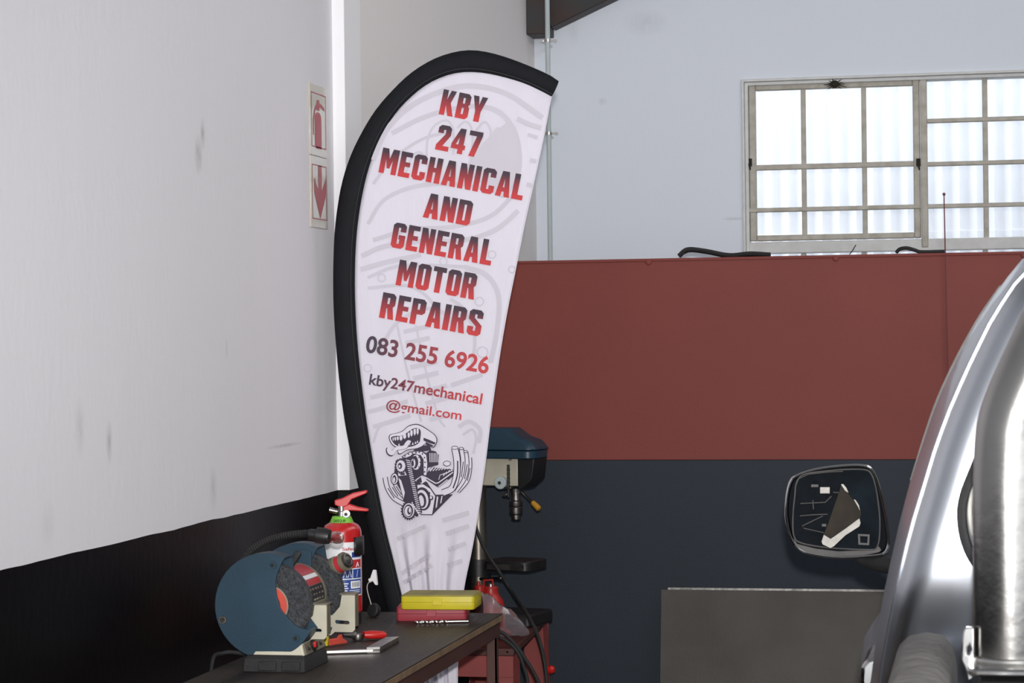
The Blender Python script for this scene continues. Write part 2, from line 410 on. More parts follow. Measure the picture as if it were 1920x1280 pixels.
# sash rebate: a thinner raised lip round the casement
m = MB(); q = .010
m.box((sx0-.012, BY+.012, zS0-.03), (sx0-.003, BY+.05, zS1+.010)); m.box((sx0-.012, BY+.012, zS1+.003), (sx1+.012, BY+.05, zS1+.012))
m.build('sash_stop', m_frame, win, bevel=.002)
def vbar(xc, w, y0, y1, name='glazing_bar'):
    a, b = wbar(xc-w/2, y0, xc+w/2, y1, .026, .05); MB().box(a, b).build(name, m_frame, win, bevel=.003)
def hbar(x0, x1, yc, w, name='glazing_bar', d0=.024, d1=.05):
    a, b = wbar(x0, yc-w/2, x1, yc+w/2, d0, d1); MB().box(a, b).build(name, m_frame, win, bevel=.003)
for xc in (1506, 1620): vbar(xc, 9, 168, 450)
hbar(1413, 1716, 314, 10); hbar(1398, 1726, 394, 8, d0=.014)
# mullion and the fixed lights on the right
a, b = wbar(1726, 150, 1739, 470, .01, .07); MB().box(a, b).build('mullion', m_frame, win, bevel=.004)
xr = 1739+int((wx1-wp(1739, 300).x)*F/BY*.97)
for xc in (1848, 1962, 2076, 2190): vbar(xc, 10, 150, 470)
for yc in (236, 316, 394): hbar(1738, xr, yc, 8)
a, b = wbar(1398, 454, xr, 476, .015, .07); MB().box(a, b).build('transom_rail', m_sill, win, bevel=.004)
for xc in (1506, 1620, 1733, 1848, 1962, 2076): vbar(xc, 10, 476, 560)
def pane(x0, x1, y0, y1):
    a, b = wbar(x0, y0, x1, y1, .036, .040); MB().box(a, b).build('pane', m_pane, win, smooth=0)
for x0, x1 in ((1413, 1503), (1509, 1617), (1623, 1716)):
    for y0, y1 in ((169, 310), (318, 391), (397, 448)): pane(x0, x1, y0, y1)
for x0, x1 in ((1739, 1844), (1852, 1958), (1966, 2072), (2080, 2186)):
    for y0, y1 in ((155, 233), (239, 313), (319, 391), (397, 455)): pane(x0, x1, y0, y1)
for x0, x1 in ((1400, 1502), (1510, 1616), (1624, 1728), (1738, 1844), (1852, 1958), (1966, 2072)): pane(x0, x1, 475, 560)
for px_ in (1406, 1722):
    a = wp(px_, 305, .014); m = MB(); m.box((a.x-.008, BY+.004, a.z-.014), (a.x+.008, BY+.02, a.z+.016)); m.cyl((a.x, BY-.006, a.z-.004), (a.x+.004, BY-.01, a.z-.03), .005, .003, 8)
    m.build('window_latch', m_grime, win, bevel=.002)
a = wp(1565, 158, .0); m = MB(); m.sphere((a.x, BY-.004, a.z), .017, 9, 6, (1, .8, .9))
for k in range(14):
    t = k*2*pi/14; r = .024+.018*random.random(); m.cyl((a.x, BY-.004, a.z), (a.x+r*1.3*cos(t), BY+.002, a.z+r*.7*sin(t)), .0035, .0012, 5)
m.build('insect_nest', m_grime, win)
# white corrugated sheeting across the alley outside
rows = []
for z in (0, 2.02, 2.022, 3.6):
    off = .0 if z < 2.021 else .012
    rows.append([(wx0-1.6+i*.0127, BY+1.5+off+0.014*sin(i*.0127*2*pi/.076), z) for i in range(420)])
cs = MB().grid(rows).build('wall_outside', m_corr, recalc=False); so = cs.modifiers.new('s', 'SOLIDIFY'); so.thickness = .004; struct(cs)

# ------------------------------------------------------------------ partition (red above charcoal)
pz1 = onY(1200, 485, PY).z; pzm = onY(1300, 862, PY).z
part = thing('partition', 'low board partition painted brick red above charcoal, standing in front of the window wall', 'partition', (2.0, PY, 0))
MB().box((WX+.004, PY, pzm), (4.5, PY+.03, pz1-.006)).build('upper_board', m_red, part, bevel=.002)
MB().box((WX+.004, PY, 0), (4.5, PY+.03, pzm)).build('lower_board', m_char, part, bevel=.002)
MB().box((WX+.004, PY-.004, pz1-.010), (4.5, PY+.07, pz1)).build('top_capping', m_red, part, bevel=.002)
for px_, py_ in ((1216, 491), (1567, 484), (1920, 478)):
    a = onY(px_, py_, PY); m = MB(); m.lathe((a.x, PY, a.z), (0, -1, 0), [(.011, 0), (.011, .002), (.008, .005), (.002, .006)], 14); m.build('board_screw', m_red, part)

# cables lying on the partition
z = pz1
A = onY(1272, 480, PY+.03)
m = MB()
pa = catmull([(A.x, PY+.035, z+.008), (A.x+.03, PY+.04, z+.030), (A.x+.09, PY+.045, z+.024), (A.x+.17, PY+.05, z+.008), (A.x+.24, PY+.045, z+.012), (A.x+.31, PY+.04, z+.007)], 6)
m.tube(pa, .0075, 8)
m.tube([q_+Vector((.0, .016, -.003 if i > 3 else 0)) for i, q_ in enumerate(pa)], .007, 8)
tag(m.build('cable', m_rubber), 'doubled black cable lying on top of the partition left of the window', 'cable')
A = onY(1680, 470, PY+.03)
m = MB(); m.tube(catmull([(A.x, PY+.05, z+.006), (A.x+.012, PY+.045, z+.017), (A.x+.035, PY+.04, z+.020), (A.x+.06, PY+.04, z+.013), (A.x+.085, PY+.045, z+.006), (A.x+.16, PY+.05, z+.006)], 6), .0062, 8)
tag(m.build('hose', m_rubber), 'short loop of dark hose on the partition below the window mullion', 'hose')
A = onY(1598, 473, PY+.03)
m = MB(); m.tube(catmull([(A.x-.01, PY+.04, z+.003), (A.x-.002, PY+.04, z+.012), (A.x+.012, PY+.04, z+.034)], 5), .0018, 6)
tag(m.build('wire', m_black), 'thin bit of black wire sticking up from the partition top', 'wire')

# conduit on the back wall
cyy = BY-.19
a = onY(1027, 0, cyy); b = onY(1031, 490, cyy); xa = (a.x+b.x)/2
cd = thing('conduit', 'slim grey conduit pipe running down the corner of the back wall', 'pipe', (xa, cyy, 1.2))
MB().cyl((xa, cyy, 1.2), (xa, cyy, 2.98), .0095, n=14).build('pipe', m_galv, cd)
for py_ in (76, 250):
    zc = onY(1029, py_, cyy).z; m = MB(); m.cyl((xa, cyy, zc-.006), (xa, cyy, zc+.006), .0125, n=14)
    m.bar((xa-.02, cyy, zc), (xa+.028, cyy, zc), .006, .006); m.cyl((xa-.022, cyy-.008, zc), (xa-.022, BY, zc), .006, n=8); m.cyl((xa+.028, cyy-.004, zc), (xa+.028, cyy+.02, zc), .006, n=8)
    m.build('pipe_clamp', m_steel, cd)

# ------------------------------------------------------------------ fire signs on the left wall
def sign_pt(zx, zy, off): return onX(560+zx/4, 140+zy/4, WX+off)
def sq(loop, off):                                               # zoom-pixel loop on the wall -> points proud of the wall
    return [Vector((WX+off, (q_ := onX(560+x/4, 140+y/4, WX)).y, q_.z)) for x, y in loop]
def rect_wall(y0, y1, z0, z1, off): return [Vector((WX+off, y0, z0)), Vector((WX+off, y1, z0)), Vector((WX+off, y1, z1)), Vector((WX+off, y0, z1))]
ya = onX(579.5, 300, WX).y; yb = onX(611, 300, WX).y
zt = onX(579.5, 155, WX).z; zmid = onX(579.5, 289.5, WX).z; zb = onX(579.5, 424.5, WX).z
def frame_loop(mb, y0, y1, z0, z1, w, off):
    mb.flat([rect_wall(y0, y1, z0, z1, off), rect_wall(y0+w*1.4, y1-w*1.4, z0+w, z1-w, off)])
def mk_sign(name, label, z0, z1, kind):
    s = thing(name, label, 'sign', (WX, (ya+yb)/2, z0))
    MB().box((WX, ya, z0), (WX+.004, yb, z1)).build('plate', m_signb, s, bevel=.0008)
    o = .0048; H = z1-z0; Wd = yb-ya; Pn = lambda u, v: Vector((WX+o, ya+u*Wd, z0+v*H))
    m = MB(); frame_loop(m, ya+.012, yb-.010, z0+.022, z1-.022, .0028, o)
    m.build('printed_border', m_signr, s, smooth=0)
    m = MB()
    if kind == 'arrow':
        m.flat([[Pn(u, v) for u, v in ((.44, .88), (.64, .88), (.64, .52), (.90, .72), (.90, .50), (.54, .13), (.20, .48), (.20, .70), (.44, .52))]])
        m.build('printed_arrow', m_signr, s, smooth=0)
    else:
        body = [(.34, .10), (.62, .10), (.66, .14), (.66, .52)] + [(.47+.19*cos(t), .52+.10*sin(t)) for t in [pi*k/8 for k in range(9)]] + [(.28, .52), (.28, .14)]
        m.flat([[Pn(u, v) for u, v in body]])
        m.flat([[Pn(u, v) for u, v in ((.40, .64), (.55, .64), (.55, .70), (.84, .66), (.84, .71), (.55, .76), (.52, .80), (.40, .78))]])
        m.flat([[Pn(u, v) for u, v in ((.40, .74), (.26, .66), (.17, .50), (.17, .28), (.21, .28), (.22, .48), (.30, .62), (.40, .68))]])
        m.build('printed_extinguisher', m_signr, s, smooth=0)
    return s
mk_sign('fire_sign', 'glossy beige sign with red extinguisher symbol, upper of the two on the left wall', zmid+.001, zt, 'ext')
mk_sign('fire_sign', 'glossy beige sign with red downward arrow, lower of the two on the left wall', zb, zmid-.001, 'arrow')

# ------------------------------------------------------------------ feather banner
outer = [(758,1280),(735,1180),(718,1110),(706,1060),(692,1000),(676,930),(660,860),(648,800),(638,730),(631,660),(626,590),(624.5,520),(627,440),(634,380),(643,335),(658,290),(680,245),(705,205),(735,170),(770,137),(810,112),(850,98),(885,94),(920,99),(960,111),(1010,131),(1040,146),(1047.5,152)]
inner = [(794,1280),(770,1180),(752,1110),(738,1050),(723,990),(709,920),(697,850),(686,780),(677,710),(670,640),(666.5,580),(665.5,520),(668,450),(675,390),(686,335),(700,290),(718,250),(740,215),(765,187),(795,162),(825,146),(855,137),(885,135),(915,138),(950,146),(985,157),(1015,171),(1034,181)]
redge = [(858,1280),(863,1200),(869,1110),(885,1030),(897,960),(910,870),(921,780),(935,680),(950,590),(968,500),(985,415),(1003,335),(1020,255),(1034,181)]
outer = [(835,1560)]+outer; inner = [(850,1560)]+inner; redge = [(866,1560)]+redge
def fp(q_, dy=0): return onY(q_[0], q_[1], FY+dy) if dy == 0 else Vector((onY(q_[0], q_[1], FY).x, FY+dy, onY(q_[0], q_[1], FY).z))
v2 = lambda L: [Vector((a, b, 0)) for a, b in L]
Oc = resample(catmull(v2(outer), 6), 110); Ic = resample(catmull(v2(inner), 6), 110); Rc = resample(catmull(v2(redge), 6), 110)
base = Vector((fp((835, 1560)).x, FY, 0))
ban = thing('feather_banner', 'tall white feather banner with black curved edge, lettering and engine emblem, behind the bench', 'banner', tuple(base))
# sleeve: a flattened cloth tube along the outer edge
rings = []
for a, b in zip(Oc, Ic):
    r = []
    for k in range(12):
        t = 2*pi*k/12; u = .5-.5*cos(t); q_ = a.lerp(b, u); r.append(fp((q_.x, q_.y), -.013*sin(t)*(1 if sin(t) > 0 else .7)))
    rings.append(r)
MB().loft(rings).build('sleeve', m_sleeve, ban, smooth=60)
m = MB(); m.tube([fp((a.lerp(b, .86).x, a.lerp(b, .86).y), -.0105) for a, b in zip(Oc, Ic)], .0011, 5); m.build('sleeve_seam', m_black, ban)
rows = []
for i, (a, b) in enumerate(zip(Ic, Rc)):
    row = []
    for k in range(41):
        u = k/40; q_ = a.lerp(b, u)
        low = min(max((q_.y-985)/90, 0), 1); e = sin(pi*min(u*1.02, 1))
        dy = low*(.010*sin(u*21+.7+q_.y*.004)+.006*sin(u*43+q_.y*.012))*e + .0012*sin(u*9+q_.y*.013)*e*(1-low)
        row.append(fp((q_.x, q_.y), dy+.0001))
    rows.append(row)
cl = MB().grid(rows).build('cloth', m_fab, ban, smooth=80, recalc=False); so = cl.modifiers.new('s', 'SOLIDIFY'); so.thickness = .0012; so.offset = 0
m = MB(); m.tube([fp((q_.x-.6, q_.y), -.0008) for q_ in Rc], .0018, 6); m.build('hem', m_fab, ban)
# pole below the sleeve and cross foot
pb = fp((842, 1560)); m = MB(); m.cyl((base.x, FY, .06), pb+Vector((0, 0, .05)), .013, n=12); m.build('pole', m_dsteel, ban)
m = MB()
for k in range(4):
    t = k*pi/2+.6; m.bar((base.x, FY, .03), (base.x+.22*cos(t), FY+.22*sin(t), .012), .03, .02)
m.cyl((base.x, FY, 0), (base.x, FY, .1), .02, n=14); m.build('cross_foot', m_black, ban)

# printed lettering -------------------------------------------------
G = {
'K': [[(0,0),(0,10),(2.1,10),(2.1,6.2),(3.2,10),(5.3,10),(3.8,5.2),(5.6,0),(3.4,0),(2.1,3.9),(2.1,0)]],
'B': [[(0,0),(0,10),(4,10),(5,9),(5,6),(4.4,5.2),(5,4.4),(5,1),(4,0)],[(2.1,1.8),(2.1,4.3),(2.9,4.3),(2.9,1.8)],[(2.1,6),(2.1,8.2),(2.9,8.2),(2.9,6)]],
'Y': [[(1.7,0),(1.7,4),(0,10),(2.2,10),(2.8,6.6),(3.5,10),(5.7,10),(3.9,4),(3.9,0)]],
'2': [[(0,0),(0,2),(2.9,6.6),(2.9,8.2),(2.1,8.2),(2.1,6.8),(0,6.8),(0,9),(1,10),(4,10),(5,9),(5,6.3),(2.5,1.9),(5,1.9),(5,0)]],
'4': [[(2.7,0),(2.7,1.8),(0,1.8),(0,3.6),(2.6,10),(4.7,10),(4.7,3.6),(5.4,3.6),(5.4,1.8),(4.7,1.8),(4.7,0)],[(1.7,3.6),(2.7,6.4),(2.7,3.6)]],
'7': [[(1,0),(2.9,8.1),(0,8.1),(0,10),(5.1,10),(5.1,8.3),(3.2,0)]],
'M': [[(0,0),(0,10),(2.4,10),(3.3,6),(4.2,10),(6.6,10),(6.6,0),(4.6,0),(4.6,5.5),(3.8,2.2),(2.8,2.2),(2,5.5),(2,0)]],
'E': [[(0,0),(0,10),(4.4,10),(4.4,8.1),(2.1,8.1),(2.1,6),(4,6),(4,4.2),(2.1,4.2),(2.1,1.9),(4.4,1.9),(4.4,0)]],
'C': [[(1,0),(0,1),(0,9),(1,10),(4,10),(5,9),(5,6.6),(2.9,6.6),(2.9,8.2),(2.1,8.2),(2.1,1.8),(2.9,1.8),(2.9,3.4),(5,3.4),(5,1),(4,0)]],
'H': [[(0,0),(0,10),(2.1,10),(2.1,6),(3,6),(3,10),(5.1,10),(5.1,0),(3,0),(3,4.2),(2.1,4.2),(2.1,0)]],
'A': [[(0,0),(1.4,10),(4,10),(5.4,0),(3.3,0),(3.05,2),(2.3,2),(2.05,0)],[(2.4,3.7),(3,3.7),(2.7,7)]],
'N': [[(0,0),(0,10),(2.1,10),(3.1,5.6),(3.1,10),(5.1,10),(5.1,0),(3.1,0),(2,4.6),(2,0)]],
'I': [[(0,0),(0,10),(2.1,10),(2.1,0)]],
'L': [[(0,0),(0,10),(2.1,10),(2.1,1.9),(4.2,1.9),(4.2,0)]],
'D': [[(0,0),(0,10),(4,10),(5,9),(5,1),(4,0)],[(2.1,1.8),(2.1,8.2),(2.9,8.2),(2.9,1.8)]],
'G': [[(1,0),(0,1),(0,9),(1,10),(4,10),(5,9),(5,6.6),(2.9,6.6),(2.9,8.2),(2.1,8.2),(2.1,1.8),(2.9,1.8),(2.9,3.6),(2.5,3.6),(2.5,5.3),(5,5.3),(5,1),(4,0)]],
'R': [[(0,0),(0,10),(4,10),(5,9),(5,5.6),(4.3,4.7),(5.2,0),(3.1,0),(2.4,4.1),(2.1,4.1),(2.1,0)],[(2.1,5.8),(2.1,8.2),(2.9,8.2),(2.9,5.8)]],
'O': [[(1,0),(0,1),(0,9),(1,10),(4,10),(5,9),(5,1),(4,0)],[(2.1,1.8),(2.1,8.2),(2.9,8.2),(2.9,1.8)]],
'T': [[(1.4,0),(1.4,8.1),(0,8.1),(0,10),(4.9,10),(4.9,8.1),(3.5,8.1),(3.5,0)]],
'P': [[(0,0),(0,10),(4,10),(5,9),(5,5),(4,4),(2.1,4),(2.1,0)],[(2.1,5.8),(2.1,8.2),(2.9,8.2),(2.9,5.8)]],
'S': [[(1,0),(0,1),(0,3.4),(2.1,3.4),(2.1,1.8),(2.9,1.8),(2.9,3.6),(0,6.2),(0,9),(1,10),(4,10),(5,9),(5,6.8),(2.9,6.8),(2.9,8.2),(2.1,8.2),(2.1,6.8),(5,4.1),(5,1),(4,0)]],
}
def mesh_on_banner(name, me, org, xdir, material, parent):
    """me is in its own flat x,y frame (metres); stand it on the banner face at org with baseline xdir"""
    o = bpy.data.objects.new(name, me); C.objects.link(o); me.materials.clear(); me.materials.append(material)
    x = xdir.normalized(); n = Vector((0, -1, 0)); y = n.cross(x)
    M = Matrix((x, y, n)).transposed().to_4x4(); M.translation = org
    o.parent = parent; L = WM[parent].inverted() @ M; o.matrix_local = L
    o.location = L.translation; o.rotation_euler = L.to_euler(); WM[o] = M
    return o
def block_line(text, p0, p1, cap):
    """block capitals from pixel p0 (baseline left) to p1 (baseline right), cap height in pixels"""
    A = fp(p0, -.0035); B = fp(p1, -.0035); W = (B-A).length; s = cap*A.y/F/10*1.0
    x = 0; loops = []
    for ch in text:
        g = G[ch]; loops.append((x, g)); x += max(a for a, b in g[0])+.75
    x -= .75; kx = W/x; vs = []; fs = []
    for x0, g in loops:
        for l in [g]:
            L3 = [[Vector(((a+x0)*kx, b*s, 0)) for a, b in lp] for lp in l]; b0 = len(vs)
            vs += [tuple(q_) for lp in L3 for q_ in lp]; fs += [tuple(i+b0 for i in t) for t in tessellate_polygon(L3)]
    me = bpy.data.meshes.new('lettering'); me.from_pydata(vs, [], fs)
    return mesh_on_banner('lettering', me, A, B-A, m_letter, ban)
for txt, a, b, c in (('KBY', (823,214), (906,231), 49), ('247', (816,280), (898,296), 49), ('MECHANICAL', (710,323), (979,376), 49),
        ('AND', (793,407), (880,424), 48), ('GENERAL', (732,463), (920,498), 49), ('MOTOR', (742,534), (889,562), 50), ('REPAIRS', (711,595), (900,631), 50)):
    block_line(txt, a, b, c)
def font_mesh(text, bold=0.0):
    cu = bpy.data.curves.new('text', 'FONT'); cu.body = text; cu.size = 1; cu.offset = bold; cu.resolution_u = 4
    o = bpy.data.objects.new('text', cu); C.objects.link(o)
    dg = bpy.context.evaluated_depsgraph_get(); dg.update()
    me = bpy.data.meshes.new_from_object(o.evaluated_get(dg)); bpy.data.objects.remove(o)
    return me
def font_line(text, p0, p1, capfrac, material, bold=.02, parent=None):
    me = font_mesh(text, bold); xs = [v.co.x for v in me.vertices]; x0, x1 = min(xs), max(xs)
    A = fp(p0, -.0035); B = fp(p1, -.0035); W = (B-A).length; kx = W/(x1-x0)
    cap = max(v.co.y for v in me.vertices)
    ky = capfrac*A.y/F/cap
    m2 = bpy.data.meshes.new('lettering'); m2.from_pydata([((v.co.x-x0)*kx, v.co.y*ky, 0) for v in me.vertices], [], [tuple(p_.vertices) for p_ in me.polygons]); me = m2
    return mesh_on_banner('lettering', me, A, B-A, material, ban)
font_line('083 255 6926', (685,659), (915,700), 33, m_letter_x, .024)
font_line('kby247mechanical', (692,720), (903,757.5), 21, m_letter_x, .020)
font_line('@gmail.com', (724,766), (865,787), 19, m_letter_x2, .014)

def fold_at(x, y):
    b = (1e9, 0, 0)
    for i, (a, c) in enumerate(zip(Ic, Rc)):
        ax, ay = c.x-a.x, c.y-a.y; u = ((x-a.x)*ax+(y-a.y)*ay)/(ax*ax+ay*ay+1e-9); u = min(max(u, 0), 1)
        d = (a.x+ax*u-x)**2+(a.y+ay*u-y)**2
        if d < b[0]: b = (d, u, a.y+ay*u)
    d, u, qy = b; low = min(max((qy-985)/90, 0), 1); e = sin(pi*min(u*1.02, 1))
    return low*(.010*sin(u*21+.7+qy*.004)+.006*sin(u*43+qy*.012))*e + .0012*sin(u*9+qy*.013)*e*(1-low)
# flat prints: strokes and fills in pixel space, laid on the banner face
def stroke(mb, pts, w, off, closed=False, sm=6, conv=lambda q_: q_):
    P = [Vector((a, b, 0)) for a, b in (conv(q_) for q_ in pts)]
    if sm: P = catmull(P, sm, closed)
    n = len(P); Lf = []; Rt = []
    for i, q_ in enumerate(P):
        a = P[i-1] if (i or closed) else q_; b = P[(i+1) % n] if (i < n-1 or closed) else q_
        d = (b-a); d = d.normalized() if d.length else Vector((1, 0, 0)); nn = Vector((-d.y, d.x, 0))*w/2
        oa, ob = (off, off) if off > -.01 else (fold_at((q_+nn).x, (q_+nn).y)-.0042, fold_at((q_-nn).x, (q_-nn).y)-.0042)
        Lf.append(fp(((q_+nn).x, (q_+nn).y), oa)); Rt.append(fp(((q_-nn).x, (q_-nn).y), ob))
    if closed: Lf.append(Lf[0]); Rt.append(Rt[0])
    mb.grid([Lf, Rt])
def fill(mb, pts, off, conv=lambda q_: q_, sm=0):
    P = [conv(q_) for q_ in pts]
    if sm: P = [(q_.x, q_.y) for q_ in catmull([Vector((a, b, 0)) for a, b in P], sm, True)]
    mb.flat([[fp(q_, off) for q_ in P]])
def ell(cx, cy, rx, ry, n=24, rot=0): return [(cx+rx*cos(2*pi*k/n)*cos(rot)-ry*sin(2*pi*k/n)*sin(rot), cy+rx*cos(2*pi*k/n)*sin(rot)+ry*sin(2*pi*k/n)*cos(rot)) for k in range(n)]
# pale ghost print behind the words
g = MB(); o = -.0019
for pts, w in (([(700,300),(722,248),(765,203),(820,174),(880,161),(950,176),(1018,221)], 10), ([(700,345),(735,300),(790,262),(845,246)], 6), ([(735,250),(790,222),(850,204),(905,200),(945,217),(970,262),(973,320),(950,362)], 9),
        ([(800,300),(802,262),(815,236),(838,226),(850,245),(850,290)], 4), ([(858,240),(872,228),(884,240),(886,280),(878,320)], 4), ([(893,245),(908,228),(920,245),(918,275),(906,300)], 4), ([(925,250),(934,240),(943,255),(940,275),(932,290)], 3),
        ([(760,330),(770,300),(785,285),(800,300),(806,340)], 4), ([(690,420),(720,375),(775,350),(840,344),(900,352)], 7), ([(700,450),(770,430),(850,425),(920,405),(968,360)], 8), ([(678,480),(720,462),(790,452),(870,450),(930,430),(972,395)], 9),
        ([(676,505),(730,490),(790,478)], 9), ([(690,520),(740,500),(800,497),(870,500)], 6), ([(690,540),(760,535),(800,555),(825,590)], 6), ([(870,500),(912,515),(935,555),(932,620),(920,680)], 9), ([(845,560),(870,580),(890,630),(885,690)], 6),
        ([(720,640),(745,605),(790,580),(830,585),(860,620)], 7), ([(780,610),(800,700),(822,780),(835,800)], 4), ([(745,610),(765,700),(790,790)], 4), ([(860,800),(880,790),(900,805),(898,830)], 8), ([(868,815),(885,805),(893,820),(888,850)], 5), ([(700,830),(712,800),(735,790)], 5),
        ([(970,222),(990,232),(1015,240)], 9), ([(990,252),(1008,258)], 7)):
    o -= .00002; stroke(g, pts, w, o)
for a, b in (((757,622),(808,610)), ((761,643),(806,633)), ((770,688),(820,678)), ((775,709),(822,698)), ((790,735),(838,722)), ((798,756),(842,744)), ((806,786),(846,776)), ((695,745),(760,730)), ((690,772),(765,752)), ((700,800),(770,778)), ((846,722),(905,702)), ((830,975),(880,960)), ((836,1000),(880,985)), ((840,1030),(874,1018)),
        ((753,1075),(808,1038)), ((757,1092),(812,1058)), ((838,1060),(868,1050)), ((994,300),(1006,303)), ((988,345),(1000,349)), ((735,925),(768,910)), ((745,1010),(800,985))):
    o -= .00002; stroke(g, [(a[0]+(b[0]-a[0])*k/24, a[1]+(b[1]-a[1])*k/24) for k in range(25)], 8, o if max(a[1], b[1]) < 960 else -.018, sm=0)
for c in ((923,477,7), (832,490,7), (716,521,7), (905,660,10), (960,505,6), (690,690,7), (899,565,8)): o -= .00002; stroke(g, ell(c[0], c[1], c[2], c[2], 14), 2.5, o, True, 0)
fill(g, [(905,270),(960,230),(972,300),(950,370),(905,345),(880,320)], o-.00003, sm=4)
g.build('ghost_print', m_ghost, ban, smooth=0, recalc=False)
# engine emblem
cv = lambda q_: (680+q_[0]/5.818, 780+q_[1]/5.818)
lay = [-.0034]
def nxt(): lay[0] -= .00006; return lay[0]
ink = MB(); pap = MB()
def I(pts, sm=0): fill(ink, pts, nxt(), cv, sm)
def W_(pts, sm=0): fill(pap, pts, nxt(), cv, sm)
def IS(pts, w, closed=False, sm=5): stroke(ink, pts, w/5.818, nxt(), closed, sm, cv)
def WS(pts, w, closed=False, sm=5): stroke(pap, pts, w/5.818, nxt(), closed, sm, cv)
def pipe(pts, w): IS(pts, w+14); WS(pts, w-4); IS([(x+w*.12, y+4) for x, y in pts[1:-1]], w*.22)
def cap(x, y, rx, ry): I(ell(x, y, rx+5, ry+5)); W_(ell(x, y, rx-2, ry-2)); 
# left and right exhaust pipes
for pts in ([(330,670),(365,760),(420,850),(470,930)], [(290,665),(322,770),(385,870),(460,945)], [(248,665),(275,780),(345,890),(450,955)]): pipe(pts, 44)
for pts in ([(1168,450),(1170,560),(1140,700),(1040,820)], [(1128,390),(1140,520),(1110,680),(1020,815)], [(1080,355),(1098,490),(1075,660),(990,800)]): pipe(pts, 42)
I([(360,590),(480,560),(660,600),(720,740),(800,855),(990,850),(765,1078),(640,1076),(450,930)])
W_([(655,640),(690,640),(720,690),(650,735),(570,700)]); I([(590,700),(640,660),(652,720),(600,735)])
W_([(430,640),(500,625),(505,650),(430,670)]); W_([(445,720),(500,690),(510,720),(460,770)]); W_([(490,820),(520,780),(545,900),(490,870)])
W_([(600,750),(660,740),(740,790),(795,870),(762,1068),(640,1066)]); I(ell(660,900,88,128,28,-.15)); W_(ell(655,905,66,104,28,-.15)); I(ell(648,915,50,84,28,-.15)); W_(ell(645,920,28,60,24,-.15))
I(ell(730,838,12,14)); I(ell(755,890,20,26)); W_(ell(750,885,12,17))
W_([(815,870),(830,880),(815,990),(800,1000)]); W_([(865,870),(878,865),(862,945),(850,950)])
# valve cover and block edge
I([(690,640),(760,545),(990,570),(995,650),(830,780),(700,690)]); WS([(690,665),(800,730),(830,725),(990,610)], 12, sm=0); WS([(690,700),(810,790),(840,760),(930,690)], 9, sm=0)
for k in range(8): WS([(740+k*31,600-k*4), (775+k*29,560-k*0)], 9, sm=0)
WS([(735,590),(770,552),(980,572)], 8, sm=0); WS([(835,690),(850,640),(985,590)], 7, sm=0)
for k in range(4): W_([(880+k*28,655-k*18),(900+k*28,640-k*18),(905+k*28,625-k*18),(890+k*28,622-k*18)])
cap(925, 515, 38, 26); IS([(890,525),(925,545),(962,530)], 5)
for k in range(4): W_([(885+k*28,790-k*26),(905+k*28,775-k*26),(930+k*24,800-k*30),(915+k*24,815-k*30)])
pipe([(1012,350),(1035,480),(1030,640),(985,780),(880,835)], 66)
cap(1012, 343, 34, 16); cap(1084, 350, 20, 12); cap(1130, 385, 18, 11)
# blower, stack and belt drive
I([(430,440),(520,385),(640,370),(700,400),(740,370),(800,380),(838,420),(832,530),(720,560),(700,660),(640,640),(560,560)])
for k in range(6): WS([(738+k*17,400),(742+k*17,500)], 7, sm=0)
W_([(445,440),(520,395),(640,378),(700,420),(712,520),(702,640),(676,640),(672,470),(640,420),(560,418),(470,455)])
for x, y in ((470,432),(510,412),(550,402),(590,395),(625,390),(660,410),(682,450),(688,500),(686,555),(684,605)): I(ell(x, y, 8, 9, 10))
I(ell(575,500,68,95)); W_(ell(590,500,50,82)); I(ell(575,500,40,68)); W_(ell(560,510,24,48)); I(ell(553,512,14,34))
for k in range(7):
    t = 2*pi*k/7; I(ell(597+38*cos(t), 500+66*sin(t), 6, 8, 8))
I([(370,480),(470,445),(525,470),(660,1050),(600,1095),(540,1060),(350,640)])
W_([(390,560),(470,600),(490,640),(400,650)]); W_([(395,660),(430,700),(470,830),(455,900)]); I([(420,610),(470,620),(470,640),(420,640)])
for k in range(26):
    t = k/25; x = 482+t*128; y = 470+t*565; W_([(x-2,y),(x+46-8*t,y+12),(x+46-8*t,y+21),(x-2,y+9)])
def gear(cx, cy, rx, ry, n):
    I([(cx+rx*(1.0 if k % 4 < 2 else 1.14)*cos(2*pi*k/(4*n)), cy+ry*(1.0 if k % 4 < 2 else 1.14)*sin(2*pi*k/(4*n))) for k in range(4*n)])
gear(428, 540, 62, 76, 16); W_([(428+(44 if k % 2 else 54)*cos(pi*k/16), 540+(56 if k % 2 else 68)*sin(pi*k/16)) for k in range(32)]); I(ell(418,540,24,34)); W_(ell(412,545,10,16))
I(ell(360,680,44,66)); W_(ell(360,680,34,56)); I(ell(358,682,22,42)); W_(ell(354,690,12,28))
gear(515, 1025, 78, 96, 20); W_(ell(515,1025,60,80)); I(ell(512,1028,50,70)); W_(ell(508,1032,38,56)); I(ell(520,1030,22,40)); W_(ell(526,1022,12,26))
for k in range(7): W_([(545+k*14,935+k*22),(556+k*14,930+k*22),(560+k*14,965+k*22),(552+k*14,970+k*22)])
